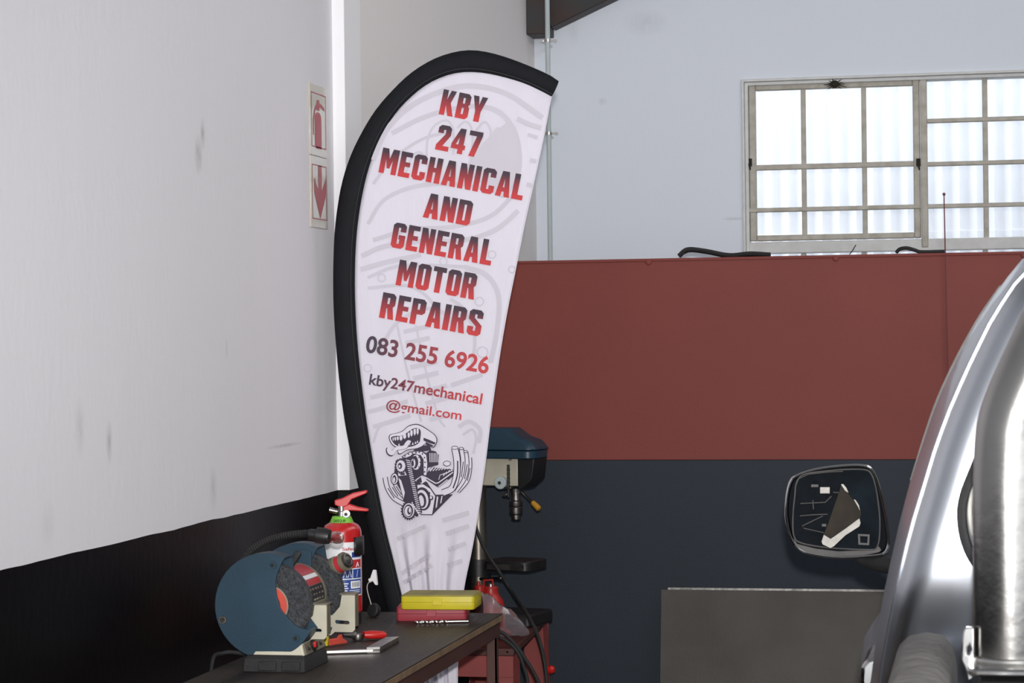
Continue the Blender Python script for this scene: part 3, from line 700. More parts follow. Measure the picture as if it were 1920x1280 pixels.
# scoop with the wide open mouth
I([(640,320),(745,310),(760,370),(640,385),(560,372)])
head = [(302,235),(318,198),(390,182),(450,158),(510,108),(580,88),(640,98),(720,145),(800,205),(822,262),(800,320),(765,338),(700,300),(660,325),(600,350),(500,365),(430,405),(400,400),(390,350),(330,300)]
I([(x+(x-560)*.02, y+(y-240)*.04) for x, y in head], 4); W_([(x-(x-560)*.018, y-(y-240)*.03) for x, y in head], 4)
I([(322,232),(370,212),(440,210),(500,175),(560,135),(615,128),(645,160),(642,240),(625,290),(560,325),(470,335),(390,320),(345,285)], 4)
for k, (x, y, w, h) in enumerate(((345,238,12,30),(368,232,16,36),(395,228,20,36),(430,222,30,44),(470,200,32,48),(515,185,22,52),(545,160,24,62),(580,145,24,66),(612,138,22,66))):
    W_([(x-w/2,y-6),(x+w/2,y-10),(x+w*.55,y+h*.6),(x,y+h),(x-w*.5,y+h*.6)])
for x, y in ((410,312),(525,305),(560,300),(590,290),(612,278)): W_([(x-12,y+10),(x,y-20),(x+10,y+8)])
tong = [(545,268),(510,255),(480,285),(455,318),(400,322),(355,350),(330,380),(312,350),(285,340),(274,368),(285,402),(312,424),(345,422),(385,372),(440,362),(490,348),(520,310)]
I([(x+(x-410)*.06, y+(y-340)*.10) for x, y in tong], 4); W_([(x-(x-410)*.03, y-(y-340)*.05) for x, y in tong], 4); IS([(490,300),(440,338),(380,348),(340,388)], 6)
I([(678,232),(740,255),(806,285),(800,308),(740,290),(676,262)]); I([(700,275),(790,320),(765,334),(700,305)]); IS([(660,185),(705,215)], 7, sm=0); IS([(668,165),(720,190)], 5, sm=0); IS([(760,200),(800,240)], 5, sm=0)
emb = ink.build('engine_emblem', m_plum, ban, smooth=0, recalc=False)
m_print_white = mat('print_white', (.72, .69, .77), .6, var=.02)
pap.build('emblem_highlights', m_print_white, emb, smooth=0, recalc=False)

# ------------------------------------------------------------------ workbench
bx0, bx1, by0, by1 = -1.62, -1.212, 2.95, 5.70
wb = thing('workbench', 'narrow workbench with a worn dark top along the left wall', 'workbench', ((bx0+bx1)/2, 4.3, 0))
MB().box((bx0, by0, BZ-.003), (bx1-.001, by1-.001, BZ)).build('top_surface', m_ply, wb)
MB().box((bx0, by0, BZ-.018), (bx1, by1, BZ-.003)).build('plywood_edge', m_plyedge, wb, bevel=.001)
m = MB(); t = .035
m.box((bx1-.012, by0+.02, BZ-.055), (bx1-.006, by1-.01, BZ-.018)); m.box((bx0+.006, by0+.02, BZ-.055), (bx0+.012, by1-.01, BZ-.018)); m.box((bx0+.012, by1-.016, BZ-.055), (bx1-.012, by1-.010, BZ-.018)); m.box((bx0+.012, by0+.02, BZ-.055), (bx1-.012, by0+.026, BZ-.018))
m.build('angle_frame', m_bframe, wb)
for x in (bx0+.02, bx1-.008-.024):
    for y in (by0+.06, 4.3, by1-.05):
        m = MB(); m.box((x, y, 0), (x+.024, y+.004, BZ-.02)); m.box((x if x < -1.4 else x+.020, y, 0), (x+.004 if x < -1.4 else x+.024, y+.024, BZ-.02)); m.build('leg', m_bframe, wb)

# ------------------------------------------------------------------ bench grinder
GY = 4.63                                                         # face of the near guard
gc = onY(497, 1136, GY); gx0, gz0 = gc.x, gc.z
gr = thing('bench_grinder', 'blue double wheel bench grinder with flexible lamp on near end of the bench', 'grinder', (gx0, GY+.2, BZ))
k_ = GY*1.005/F                                                   # metres per pixel there
def guard(y, name='wheel_guard'):
    R = .1115; n = 40
    # crescent: big circle with the operator side scooped away
    a0, a1 = radians(67), radians(-27)
    arc = [(R*cos(t), R*sin(t)) for t in [a0+(2*pi+a1-a0)*k/n for k in range(n+1)]]
    P0 = Vector((arc[-1][0], arc[-1][1], 0)); P1 = Vector((arc[0][0], arc[0][1], 0))
    bite = catmull([P0, Vector((.0690, -.0420, 0)), Vector((.0450, -.0195, 0)), Vector((.0304, .002, 0)), Vector((.0238, .0390, 0)), Vector((.0265, .0660, 0)), P1], 6)
    face = arc+[(q_.x, q_.y) for q_ in bite[1:-1]]
    m = MB(); m.slab([[(gx0+a, y, gz0+b) for a, b in face]], (0, .006, 0))
    o = m.build(name, m_blue, gr, bevel=.0012)
    # rim wall of the guard
    rim = [(R*cos(t), R*sin(t)) for t in [a0+(2*pi+a1-a0)*k/n for k in range(n+1)]]
    rin = [(a*.955, b*.955) for a, b in reversed(rim)]
    MB().slab([[(gx0+a, y+.004, gz0+b) for a, b in rim+rin]], (0, .05, 0)).build('guard_rim', m_blue, o)
    MB().slab([[(gx0+a*.995, y+.052, gz0+b*.995) for a, b in arc+[(.06, 0)]]], (0, .005, 0)).build('guard_back', m_blue, o)
    for sx_, sy_ in ((.0175, .087), (.0665, -.067), (-.0935, -.030)):
        m = MB(); m.lathe((gx0+sx_, y, gz0+sy_), (0, -1, 0), [(.0095, -.002), (.0085, .003), (.0055, .003), (.005, .001), (.0012, .001)], 16)
        m.build('guard_screw', m_dsteel if sx_ < 0 else m_blue, o)
        m = MB(); m.lathe((gx0+sx_, y-.0012, gz0+sy_), (0, -1, 0), [(.0042, 0), (.0042, .0006)], 10); m.build('screw_socket', m_grime, o)
    return o
g1 = guard(GY); g2 = guard(GY+.245)
def wheel(y):
    m = MB(); m.lathe((gx0+.004, y, gz0), (0, 1, 0), [(.02, 0), (.086, 0), (.089, .003), (.089, .027), (.086, .03), (.02, .03)], 48); o = m.build('grinding_wheel', m_wheel, gr)
    m = MB(); m.lathe((gx0+.004, y-.0012, gz0), (0, 1, 0), [(.008, 0), (.040, 0), (.040, .0012)], 36); m.build('paper_blotter', m_orange, o)
    m = MB(); m.lathe((gx0+.004, y-.0008, gz0), (0, 1, 0), [(.0402, 0), (.043, 0), (.043, .0008)], 36); m.build('blotter_edge', m_beige, o)
    m = MB(); m.lathe((gx0+.004, y-.012, gz0), (0, 1, 0), [(.008, .004), (.011, .005), (.011, .008), (.026, .009), (.026, .011)], 18); m.build('flange_nut', m_dsteel, o)
wheel(GY+.014); wheel(GY+.259)
# motor barrel with its worn rating label
m = MB(); m.lathe((gx0, GY+.06, gz0), (0, 1, 0), [(.045, 0), (.066, .002), (.070, .008), (.071, .02), (.071, .15), (.070, .165), (.066, .178), (.045, .18)], 48); mo = m.build('motor_barrel', m_dcream, gr)
def barrel_patch(y0, y1, a0, a1, mt, name, off, parent):
    R = .071+off; n = 14
    r = [[(gx0+R*cos(a0+(a1-a0)*k/n), y, gz0+R*sin(a0+(a1-a0)*k/n)) for k in range(n+1)] for y in (y0, y1)]
    return MB().grid(r).build(name, mt, parent, recalc=False)
lb = barrel_patch(GY+.075, GY+.215, radians(-8), radians(80), m_beige, 'rating_label', .0006, mo)
barrel_patch(GY+.09, GY+.20, radians(47), radians(76), m_lred, 'label_band', .0010, lb)
barrel_patch(GY+.09, GY+.20, radians(38), radians(46), m_lwhite, 'label_band', .0010, lb)
barrel_patch(GY+.09, GY+.20, radians(26), radians(37), m_lred, 'label_band', .0010, lb)
barrel_patch(GY+.09, GY+.20, radians(-4), radians(25), m_ink, 'label_band', .0010, lb)
for k in range(5):
    for j in range(3):
        a0 = radians(-1+j*9); y0 = GY+.098+k*.020; barrel_patch(y0, y0+.008+.007*random.random(), a0, a0+radians(3.2), m_beige, 'label_mark', .0014, lb)
# base, pedestal, rubber foot
bF = onZ(510, 1261, BZ).y                                          # front of the base
fx0, fx1 = onZ(451, 1261, BZ).x, onZ(569, 1262, BZ).x
m = MB(); m.loft([[(fx0+.02, bF+.012, BZ+.034), (fx1-.001, bF+.012, BZ+.034), (fx1-.001, bF+.165, BZ+.034), (fx0+.02, bF+.165, BZ+.034)],
                  [(fx0+.03, bF+.016, BZ+.058), (fx1-.008, bF+.016, BZ+.060), (fx1-.008, bF+.160, BZ+.060), (fx0+.03, bF+.160, BZ+.058)],
                  [(gx0-.03, GY+.075, BZ+.085), (gx0+.03, GY+.075, BZ+.085), (gx0+.03, bF+.15, BZ+.085), (gx0-.03, bF+.15, BZ+.085)]])
m.build('pedestal', m_cream, gr, bevel=.003)
MB().loft([[(fx1, bF+.018, BZ+.036), (fx1, bF+.162, BZ+.036), (fx1-.007, bF+.156, BZ+.059), (fx1-.007, bF+.022, BZ+.059)], [(fx1+.0025, bF+.018, BZ+.036), (fx1+.0025, bF+.162, BZ+.036), (fx1-.0045, bF+.156, BZ+.059), (fx1-.0045, bF+.022, BZ+.059)]]).build('side_plate', m_dcream, gr, bevel=.0006)
m = MB(); m.loft([[(fx0, bF, BZ), (fx1+.004, bF, BZ), (fx1+.004, bF+.175, BZ), (fx0, bF+.175, BZ)], [(fx0+.003, bF+.003, BZ+.028), (fx1+.001, bF+.003, BZ+.028), (fx1+.001, bF+.172, BZ+.028), (fx0+.003, bF+.172, BZ+.028)], [(fx0+.010, bF+.010, BZ+.036), (fx1-.004, bF+.010, BZ+.036), (fx1-.004, bF+.165, BZ+.036), (fx0+.010, bF+.165, BZ+.036)]])
rb = m.build('rubber_base', m_rubber, gr, bevel=.003)
for x in (fx0+.036, fx0+.088): MB().box((x, bF-.003, BZ+.004), (x+.040, bF+.004, BZ+.024)).build('foot_pad', m_rubber, rb, bevel=.002)
a = Vector((fx1-.003, bF+.075, BZ+.048)); m = MB(); m.lathe(a, (1, 0, .28), [(.012, 0), (.013, .004), (.010, .007)], 18); sw = m.build('switch_collar', m_black, gr)
MB().box((a.x+.005, a.y-.010, a.z-.002), (a.x+.011, a.y+.0, a.z+.010)).build('switch_rocker', m_knobr, sw, bevel=.001)
MB().box((a.x+.005, a.y+.002, a.z-.006), (a.x+.010, a.y+.010, a.z+.008)).build('switch_rocker', m_black, sw, bevel=.001)
for yy in (bF+.04, bF+.125): m = MB(); m.lathe((fx1, yy, BZ+.047), (1, 0, .28), [(.004, 0), (.0045, .003), (.002, .0045)], 10); m.build('plate_screw', m_dsteel, gr)
# tool rests: cream angle plates with an adjusting slot
def tool_rest(y, px, py, sc):
    base_ = onY(px, py, y); X, Z = base_.x, base_.z
    P = lambda L: [(X+a*sc, y, Z+b*sc) for a, b in L]
    out = [(-.075, -.006), (-.062, .012), (-.03, .014), (-.018, .026), (-.006, .040), (.000, .075), (.040, .078), (.040, -.028), (.032, -.036), (-.022, -.036), (-.034, -.046), (-.07, -.046), (-.075, -.036), (-.035, -.036), (-.03, -.022), (-.075, -.022)]
    slot = [(-.022, -.005), (-.018, 0), (.020, -.003), (.024, -.008), (.020, -.013), (-.018, -.011)]
    m = MB(); m.slab([P(out), P(slot)], (0, .003, 0)); o = m.build('tool_rest', m_cream, gr, bevel=.0006)
    MB().box((X-.006*sc, y-.001, Z+.074*sc), (X+.044*sc, y+.036, Z+.079*sc)).build('rest_table', m_dcream, o, bevel=.001)
    MB().box((X+.037*sc, y+.003, Z-.02*sc), (X+.041*sc, y+.030, Z+.075*sc)).build('rest_side', m_dcream, o, bevel=.001)
tool_rest(GY+.055, 590, 1177, .66); tool_rest(GY+.236, 641, 1162, .74)
# eye-shield arm stub (black) and the far spark arrester clamp
a = onY(546, 1060, GY+.06); b = onY(561, 1034, GY+.06)
MB().bar(a, b, .012, .010, (0, 1, 0)).build('shield_arm', m_black, gr, bevel=.002)
a = onY(575, 1064, GY+.24); MB().slab([[(a.x+x, GY+.236, a.z+z_) for x, z_ in rrect(-.03, -.03, .012, .04, .012)]], (0, .006, 0)).build('shield_bracket', m_blue, gr, bevel=.002)
yk = GY+.285
a = onY(615, 1068, yk); b = onY(652, 1050, yk-.014); d = (b-a)
m = MB(); m.lathe(a, d, [(.020, 0), (.0215, .003), (.0215, .028), (.019, .030), (.019, .042), (.022, .044), (.022, .052)], 24); sh = m.build('clamp_barrel', m_dcream, gr)
m = MB(); m.lathe(a+d.normalized()*.053, d, [(.014, -.004), (.0165, 0), (.017, .003), (.0165, .006), (.012, .007), (.010, .006), (.003, .008)], 26); m.build('clamp_washer', m_dsteel, sh)
m = MB(); m.lathe(a+d.normalized()*.031, d, [(.0196, 0), (.0196, .010)], 24); m.build('clamp_band', m_lred, sh)
# gooseneck lamp
yl = GY+.14
path = [onY(452, 1062, yl), onY(470, 1034, yl), onY(500, 1014, yl), onY(535, 1004, yl), onY(570, 1000, yl), onY(588, 1001, yl)]
pth = catmull(path, 16); m = MB(); m.tube(pth, [.0078+.0011*(1 if i % 2 else -1) for i in range(len(pth))], 12); gk = m.build('flexible_neck', m_rubber, gr, smooth=20)
a = onY(578, 1001, yl); b = onY(618, 1006, yl); dd = (b-a).normalized(); Lh = (b-a).length
m = MB(); m.lathe(a, dd, [(.009, 0), (.012, .003), (.0125, Lh*.35), (.0175, Lh*.4), (.018, Lh*.8), (.0155, Lh), (.010, Lh)], 20); lh = m.build('lamp_holder', m_black, gr)
m = MB(); m.lathe(b, dd, [(.008, -.002), (.010, .002), (.0125, .009), (.0135, .016), (.0125, .024), (.008, .030), (.002, .032)], 20); m.build('bulb', m_bulb, gr)
# grinder lead dropping behind the bench
a = onZ(440, 1236, BZ+.01)
m = MB(); m.tube(catmull([(fx0-.006, bF+.15, BZ+.012), (bx0-.01, bF+.13, BZ+.022), (bx0-.03, bF+.10, BZ-.02), (bx0-.035, bF+.09, BZ-.3), (bx0-.035, bF+.09, .1)], 8), .0045, 8); tag(m.build('power_cable', m_rubber), 'black power cable dropping between bench and wall beside the grinder base', 'cable')

# ------------------------------------------------------------------ fire extinguisher
e0 = onZ(643, 1168, BZ); R = .0485
ex = thing('fire_extinguisher', 'small red fire extinguisher with lime green collar standing behind the grinder', 'extinguisher', (e0.x, e0.y, BZ))
T = Matrix.Translation((e0.x, e0.y, BZ))
zt_ = (onY(643, 978, e0.y).z-BZ)                                  # shoulder
MB(T).lathe((0, 0, 0), (0, 0, 1), [(R*.9, 0), (R*.96, .003), (R*.96, .028)], 32).build('base_ring', m_black, ex)
MB(T).lathe((0, 0, .026), (0, 0, 1), [(R*.9, 0), (R, .006), (R, zt_-.052), (R*.97, zt_-.043), (R*.86, zt_-.034), (R*.62, zt_-.027), (R*.5, zt_-.025), (R*.45, zt_-.02)], 40).build('cylinder', m_ext, ex)
MB(T).lathe((0, 0, zt_-.004), (0, 0, 1), [(.030, 0), (.0285, .006), (.023, .018), (.016, .019)], 30).build('collar', m_lime, ex)
to_cam = atan2(-e0.y, -e0.x)
def wrap(mb, r, z0, z1, a0, a1, n=16):
    mb.grid([[(r*cos(to_cam+a0+(a1-a0)*k/n), r*sin(to_cam+a0+(a1-a0)*k/n), z) for k in range(n+1)] for z in (z0, z1)])
ez = lambda py: onY(643, py, e0.y-R).z-BZ
lab = MB(T); wrap(lab, R+.0006, ez(1118), ez(1017), -1.35, 1.22, 24); lab = lab.build('label', m_lwhite, ex, recalc=False)
q_ = MB(T); wrap(q_, R+.0011, ez(1066), ez(1050), -1.3, 1.15); q_.build('red_band', m_lred, lab, recalc=False)
q_ = MB(T); wrap(q_, R+.0011, ez(1116), ez(1087), -1.3, 1.15); wrap(q_, R+.0011, ez(1085), ez(1068), -1.3, .52); wrap(q_, R+.0011, ez(1085), ez(1068), .56, 1.15); wrap(q_, R+.0011, ez(1046), ez(1036), .5, 1.15); q_.build('blue_panel', m_lblue, lab, recalc=False)
q_ = MB(T); wrap(q_, R+.0016, ez(1104), ez(1090), .42, 1.05); 
for k in range(5): wrap(q_, R+.0016, ez(1113-k*4.4), ez(1111-k*4.4), -.25, .30-.06*(k % 2))
for k in range(3): wrap(q_, R+.0016, ez(1114-k*3), ez(1112.8-k*3), .35, 1.0)
q_.build('white_marks', m_lwhite, lab, recalc=False)
q_ = MB(T)
for k in range(11): wrap(q_, R+.0020, ez(1101), ez(1092), .50+k*.045, .50+k*.045+(.014 if k % 3 else .026), 2)
q_.build('bar_code', m_ink, lab, recalc=False)
def bent_text(text, r, z, h, a0, a1, mt, parent, bold=.02, cone=0):
    me = font_mesh(text, bold); xs = [v.co.x for v in me.vertices]; x0, x1 = min(xs), max(xs); ch = max(v.co.y for v in me.vertices)
    mb = MB(T); vs = []
    for v in me.vertices:
        a = to_cam+a0+(a1-a0)*(v.co.x-x0)/(x1-x0); zz = v.co.y/ch*h; rr = r-cone*zz
        vs.append((rr*cos(a), rr*sin(a), z+zz))
    mb.add(vs, [tuple(p_.vertices) for p_ in me.polygons]); return mb.build('lettering', mt, parent, smooth=0, recalc=False)
bent_text('SAFEQUIP', .0300, zt_+.0015, .0065, -.75, .35, m_ink, ex, .02, .33)
bent_text('Safequip', R+.0012, ez(1032), .0075, .0, 1.1, m_lred, lab, .02)
bent_text('A', R+.0016, ez(1064), .012, .72, .98, m_lwhite, lab, .02)
# little pictograms on the blue panel
q_ = MB(T)
for c in (.12, .36, .85):
    for s_ in (-1, 1): 
        if c == .85 and s_ > 0: continue
        q_.grid([[(r_ := (R+.0016))*0+r_*cos(to_cam+c+s_*.02), 0, 0] for _ in ()] or [[(((R+.0016)*cos(to_cam+c+u)), ((R+.0016)*sin(to_cam+c+u)), zz) for u in (0, .03)] if zz == ez(1070) else [(((R+.0016)*cos(to_cam+c+s_*.09+u)), ((R+.0016)*sin(to_cam+c+s_*.09+u)), zz) for u in (0, .03)] for zz in (ez(1083), ez(1070))])
q_.build('pictograms', m_lwhite, lab, recalc=False)
# strap, valve, gauge, levers
q_ = MB(T); wrap(q_, R+.003, ez(1043), ez(1008), .62, 2.2, 14); wrap(q_, R+.006, ez(1043), ez(1008), .62, 2.2, 14); st = q_.build('hose_strap', m_black, ex, recalc=False)
so = st.modifiers.new('s', 'SOLIDIFY'); so.thickness = .0015
zc = zt_+.016
MB(T).lathe((0, 0, zc-.003), (0, 0, 1), [(.012, 0), (.012, .012), (.009, .014), (.009, .026), (.006, .028)], 18).build('valve', m_steel, ex)
L0 = Vector((cos(YAW), sin(YAW), 0)); Fw = Vector((sin(YAW), -cos(YAW), 0))
q_ = MB(T); q_.cyl(L0*-.004+up*(zc+.008), L0*-.030+up*(zc+.014), .0055, .0045, 12)
for k in range(4): q_.cyl(L0*(-.012-.005*k)+up*(zc+.0098+.0012*k), L0*(-.015-.005*k)+up*(zc+.0105+.0012*k), .0072, n=12)
q_.build('nozzle', m_steel, ex)
q_ = MB(T); q_.lathe(L0*.012+Fw*.010+up*(zc+.004), Fw, [(.003, 0), (.0105, .002), (.0105, .010), (.0085, .0105)], 20); gu = q_.build('gauge', m_steel, ex)
q_ = MB(T); q_.lathe(L0*.012+Fw*.0205+up*(zc+.004), Fw, [(.001, 0), (.008, .0002), (.008, .0006)], 20); q_.build('gauge_dial', m_lwhite, gu)
q_ = MB(T); q_.lathe(L0*.012+Fw*.0212+up*(zc+.004), Fw, [(.0005, 0), (.004, .0002), (.004, .0004)], 12); q_.build('gauge_needle', m_ink, gu)
def lever(pts, thick, name):
    m = MB(T); m.prism([L0*a+up*b-Fw*thick for a, b in pts], Fw*thick*2); m.build(name, m_lever, ex, bevel=.0025)
s_ = e0.y*1.003/F; e = lambda px, py: ((px-640)*s_, (onY(640, py, e0.y).z-BZ))
lever([e(627,946), e(627,937), e(640,934), e(662,924), e(688,919), e(691,921), e(689,925), e(660,936), e(652,948), e(640,951)], .008, 'squeeze_lever')
lever([e(636,952), e(655,944), e(672,950), e(692,954), e(693,958), e(688,959), e(660,957), e(640,957)], .007, 'carry_handle')

# ------------------------------------------------------------------ small task light on a wire, beyond the extinguisher
d0 = onZ(699, 1158, BZ); yb_ = d0.y
tl = thing('wire_lamp', 'small white cone on a thin bent wire above a round black base, behind the extinguisher', 'lamp', (d0.x, yb_, BZ))
c_ = onY(700, 1145, yb_); rr_ = .018
m = MB(); m.lathe(c_+Vector((0, .012, 0)), (-.55, -1, .25), [(.006, -.012), (.014, -.008), (rr_, 0), (rr_, .008), (rr_*.85, .011), (rr_*.3, .012)], 24); m.build('round_base', m_rubber, tl)
m = MB(); m.tube(catmull([onY(696, 1133, yb_), onY(689, 1108, yb_), onY(689, 1096, yb_), onY(694, 1089, yb_)], 6), .0012, 6); m.build('bent_wire', m_foam, tl)
m = MB(); m.slab([[onY(x, y, yb_-.004) for x, y in ((693,1086),(699,1068),(704,1069),(707,1097),(703,1096),(698,1088))]], (0, .012, 0)); m.cyl(onY(692, 1088, yb_), onY(700, 1086, yb_), .006, .004, 10); m.build('cone_shade', m_lwhite, tl, bevel=.001)

# ------------------------------------------------------------------ cases and tools on the bench
def case(name, label, px0, px1, py_front, z0, h, dep, mt, mt_top, yaw):
    a = onZ(px0, py_front, z0); b = onZ(px1, py_front, z0); w = (b-a).length*.98
    t = thing(name, label, 'case', tuple(a), yaw); Tm = WM[t]
    lo = rrect(0, 0, w, dep, .008, 3)
    ringf = lambda z, s: [(w/2+(x-w/2)*s, dep/2+(y-dep/2)*s, z) for x, y in lo]
    m = MB(Tm); m.loft([ringf(0, .98), ringf(.003, 1), ringf(h*.47, 1.0), ringf(h*.49, .99)]); m.build('case_base', mt, t, bevel=0)
    m = MB(Tm); m.loft([ringf(h*.49, .985), ringf(h*.51, 1.0), ringf(h-.004, .995)]); ld = m.build('case_lid', mt, t)
    m = MB(Tm); m.loft([ringf(h-.004, .995), ringf(h, .955)]); m.build('lid_top', mt_top, ld)
    m = MB(Tm); m.box((w*.5-.012, -.003, h*.30), (w*.5+.012, .002, h*.78)); m.build('clasp', mt, t, bevel=.001)
    return t
case('drill_bit_case', 'dusty yellow plastic case lying on top of the red case', 751, 893, 1142, BZ+.036, .0355, .115, m_yel, m_yeltop, radians(3))
case('drill_bit_case', 'pinkish red plastic case lying under the yellow case at the bench end', 743, 877, 1164, BZ, .036, .125, m_pink, m_pink, radians(9))
a = onZ(776, 1166, BZ+.005); b = onZ(878, 1164, BZ+.005)
db = thing('drill_bit', 'steel twist drill bit lying in front of the red case', 'drill bit', tuple(a)); d = (b-a)
m = MB(); m.lathe(a+d*.62, d, [(.0042, 0), (.0042, d.length*.38)], 12); m.build('shank', m_steel, db)
rings = []
for k in range(40):
    t = k/39; p0 = a+d*(.62*t); sp = t*11; r = .0045 if t > .06 else .001+.0035*t/.06
    u = Vector((0, 0, 1)); v = d.normalized().cross(u); rings.append([p0+(u*cos(2*pi*j/10+sp)*r*(1 if j % 5 < 2 else .66)+v*sin(2*pi*j/10+sp)*r*(1 if j % 5 < 2 else .66)) for j in range(10)])
MB().loft(rings).build('flutes', m_steel, db, smooth=30)
# sliding square: long steel bar with a block at its end
a = onZ(603, 1222, BZ+.006); b = onZ(700, 1219, BZ+.006)
sq_ = thing('caliper', 'flat steel bar gauge with square block end lying in front of the grinder', 'tool', tuple(a))
MB().bar(a, b, .010, .007).build('gauge_bar', m_steel, sq_, bevel=.001)
c0 = onZ(687, 1225, BZ); c1 = onZ(713, 1224, BZ); dep = onZ(705, 1204, BZ).y-c1.y
m = MB(); m.prism([c0, c1, c1+Vector((-.002, dep, 0)), c0+Vector((-.002, dep, 0))], (0, 0, .007)); m.build('gauge_jaw', m_dsteel, sq_, bevel=.001)
m = MB(); m.prism([c0+up*.0075, c1+up*.0075, c1+Vector((-.002, dep, .0075)), c0+Vector((-.002, dep, .0075))], (0, 0, .007)); m.build('gauge_jaw', m_steel, sq_, bevel=.001)
# pliers with red handle
a = onZ(683, 1190, BZ+.014); b = onZ(724, 1190, BZ+.012); d = b-a; perp = Vector((-d.y, d.x, 0)).normalized()
pl = thing('pliers', 'pliers with a shiny red handle on the bench beside the extinguisher', 'pliers', tuple(a))
m = MB(); m.tube([a, a.lerp(b, .3), a.lerp(b, .8), b], [.0075, .0095, .009, .005], 12); m.build('red_handle', m_knobr, pl)
m = MB(); m.tube([a+perp*.018, a.lerp(b, .4)+perp*.026, b+perp*.022], [.006, .008, .006], 12); m.build('red_handle', m_knobr, pl)
m = MB(); m.lathe(a-d.normalized()*.014+perp*.006-up*.006, (0, 0, 1), [(.012, -.006), (.014, 0), (.012, .008)], 16); m.build('pivot', m_dsteel, pl)
m = MB(); m.tube([a-d.normalized()*.02+perp*.004, a-d.normalized()*.05], [.010, .004], 8); m.build('jaws', m_dsteel, pl)
# orange red trigger tool with yellow patch
a = onZ(616, 1203, BZ+.012); b = onZ(649, 1200, BZ+.010)
ot = thing('screwdriver', 'orange red tool with a yellow patch lying under the far tool rest', 'tool', tuple(a)); d = b-a
m = MB(); m.prism([a-up*.010, a+d*.5-up*.008, b-up*.008, b-up*.003, a+d*.75+up*.004, a+d*.7+up*.014, a+d*.55+up*.014, a+d*.45+up*.006, a+up*.006], (0, .012, 0)); m.build('tool_body', m_orange, ot, bevel=.002)
m = MB(); m.box((a.x-.018, a.y-.001, BZ+.002), (a.x-.002, a.y+.014, BZ+.024)); m.build('yellow_patch', m_yel, ot, bevel=.002)
a = onZ(662, 1182, BZ)
tt = thing('chuck_key', 'blackened steel chuck key on the bench under the far tool rest', 'tool', tuple(a))
m = MB(); m.cyl(a+Vector((-.035, 0, .012)), a+Vector((.01, .01, .012)), .010, .007, 12); m.build('key_shaft', m_dsteel, tt)
m = MB(); m.cyl(a+Vector((-.02, -.03, .013)), a+Vector((-.015, .035, .013)), .005, n=10); m.build('cross_bar', m_black, tt)

# ------------------------------------------------------------------ red stand with the drill press
SZ = .650
c1 = onZ(1031, 1150, SZ); c0 = onZ(964, 1216, SZ); syaw = 0
sx1 = (c1.x+c0.x)/2; y1_, y0_ = c1.y, c0.y
sx1a, sx1b = c0.x, c1.x; sxw = .50
sd = thing('drill_stand', 'red painted steel stand under the drill press, beyond the bench', 'stand', ((sx1-.25), (y0_+y1_)/2, 0))
top = [(max(sx1a-sxw, WX+.05), y0_, SZ), (sx1a, y0_, SZ), (sx1b, y1_, SZ), (max(sx1b-sxw, WX+.05), y1_, SZ)]
MB().prism(top, (0, 0, -.022)).build('stand_top', m_stop, sd, bevel=.003)
fxl, fxr = top[0][0]+.02, sx1a-.004
MB().box((fxl, y0_+.004, SZ-.085), (fxr, y0_+.010, SZ-.022)).build('front_apron', m_stand, sd, bevel=.001)
MB().box((fxl, y1_-.010, SZ-.085), (sx1b-.004, y1_-.004, SZ-.022)).build('rear_apron', m_stand, sd, bevel=.001)
def aleg(x, y, dx, dy, w):
    m = MB(); s1 = -1 if dx > 0 else 1; s2 = 1 if dy < 0 else -1
    a = Vector((x, y, SZ-.022)); b = Vector((x+dx, y+dy, 0))
    m.loft([[a, a+Vector((s1*w, 0, 0)), a+Vector((s1*w, s2*.004, 0)), a+Vector((0, s2*.004, 0))], [b, b+Vector((s1*w*.8, 0, 0)), b+Vector((s1*w*.8, s2*.004, 0)), b+Vector((0, s2*.004, 0))]])
    m.loft([[a, a+Vector((0, s2*w, 0)), a+Vector((s1*.004, s2*w, 0)), a+Vector((s1*.004, 0, 0))], [b, b+Vector((0, s2*w*.8, 0)), b+Vector((s1*.004, s2*w*.8, 0)), b+Vector((s1*.004, 0, 0))]])
    m.build('leg', m_stand, sd)
aleg(fxr, y0_+.012, .015, -.02, .085); aleg(sx1b-.006, y1_-.012, .02, .02, .085); aleg(fxl, y0_+.012, -.005, -.02, .085); aleg(max(fxl, top[3][0]+.01), y1_-.012, -.005, .02, .085)
for px_ in (914, 951):
    a = onY(px_, 1222, y0_); m = MB(); m.lathe((a.x, y0_+.004, a.z), (0, -1, 0), [(.010, -.002), (.010, .003), (.003, .004)], 6); m.build('apron_bolt', m_stand, sd)
a = onY(1036, 1253, y1_+.0)
m = MB(); m.lathe((sx1b-.012, y1_-.03, a.z), (1, 0, .05), [(.006, 0), (.006, a.x-sx1b+.002), (.012, a.x-sx1b+.004), (.015, a.x-sx1b+.014), (.010, a.x-sx1b+.024), (.002, a.x-sx1b+.026)], 16); m.build('clamp_knob', m_knobr, sd)

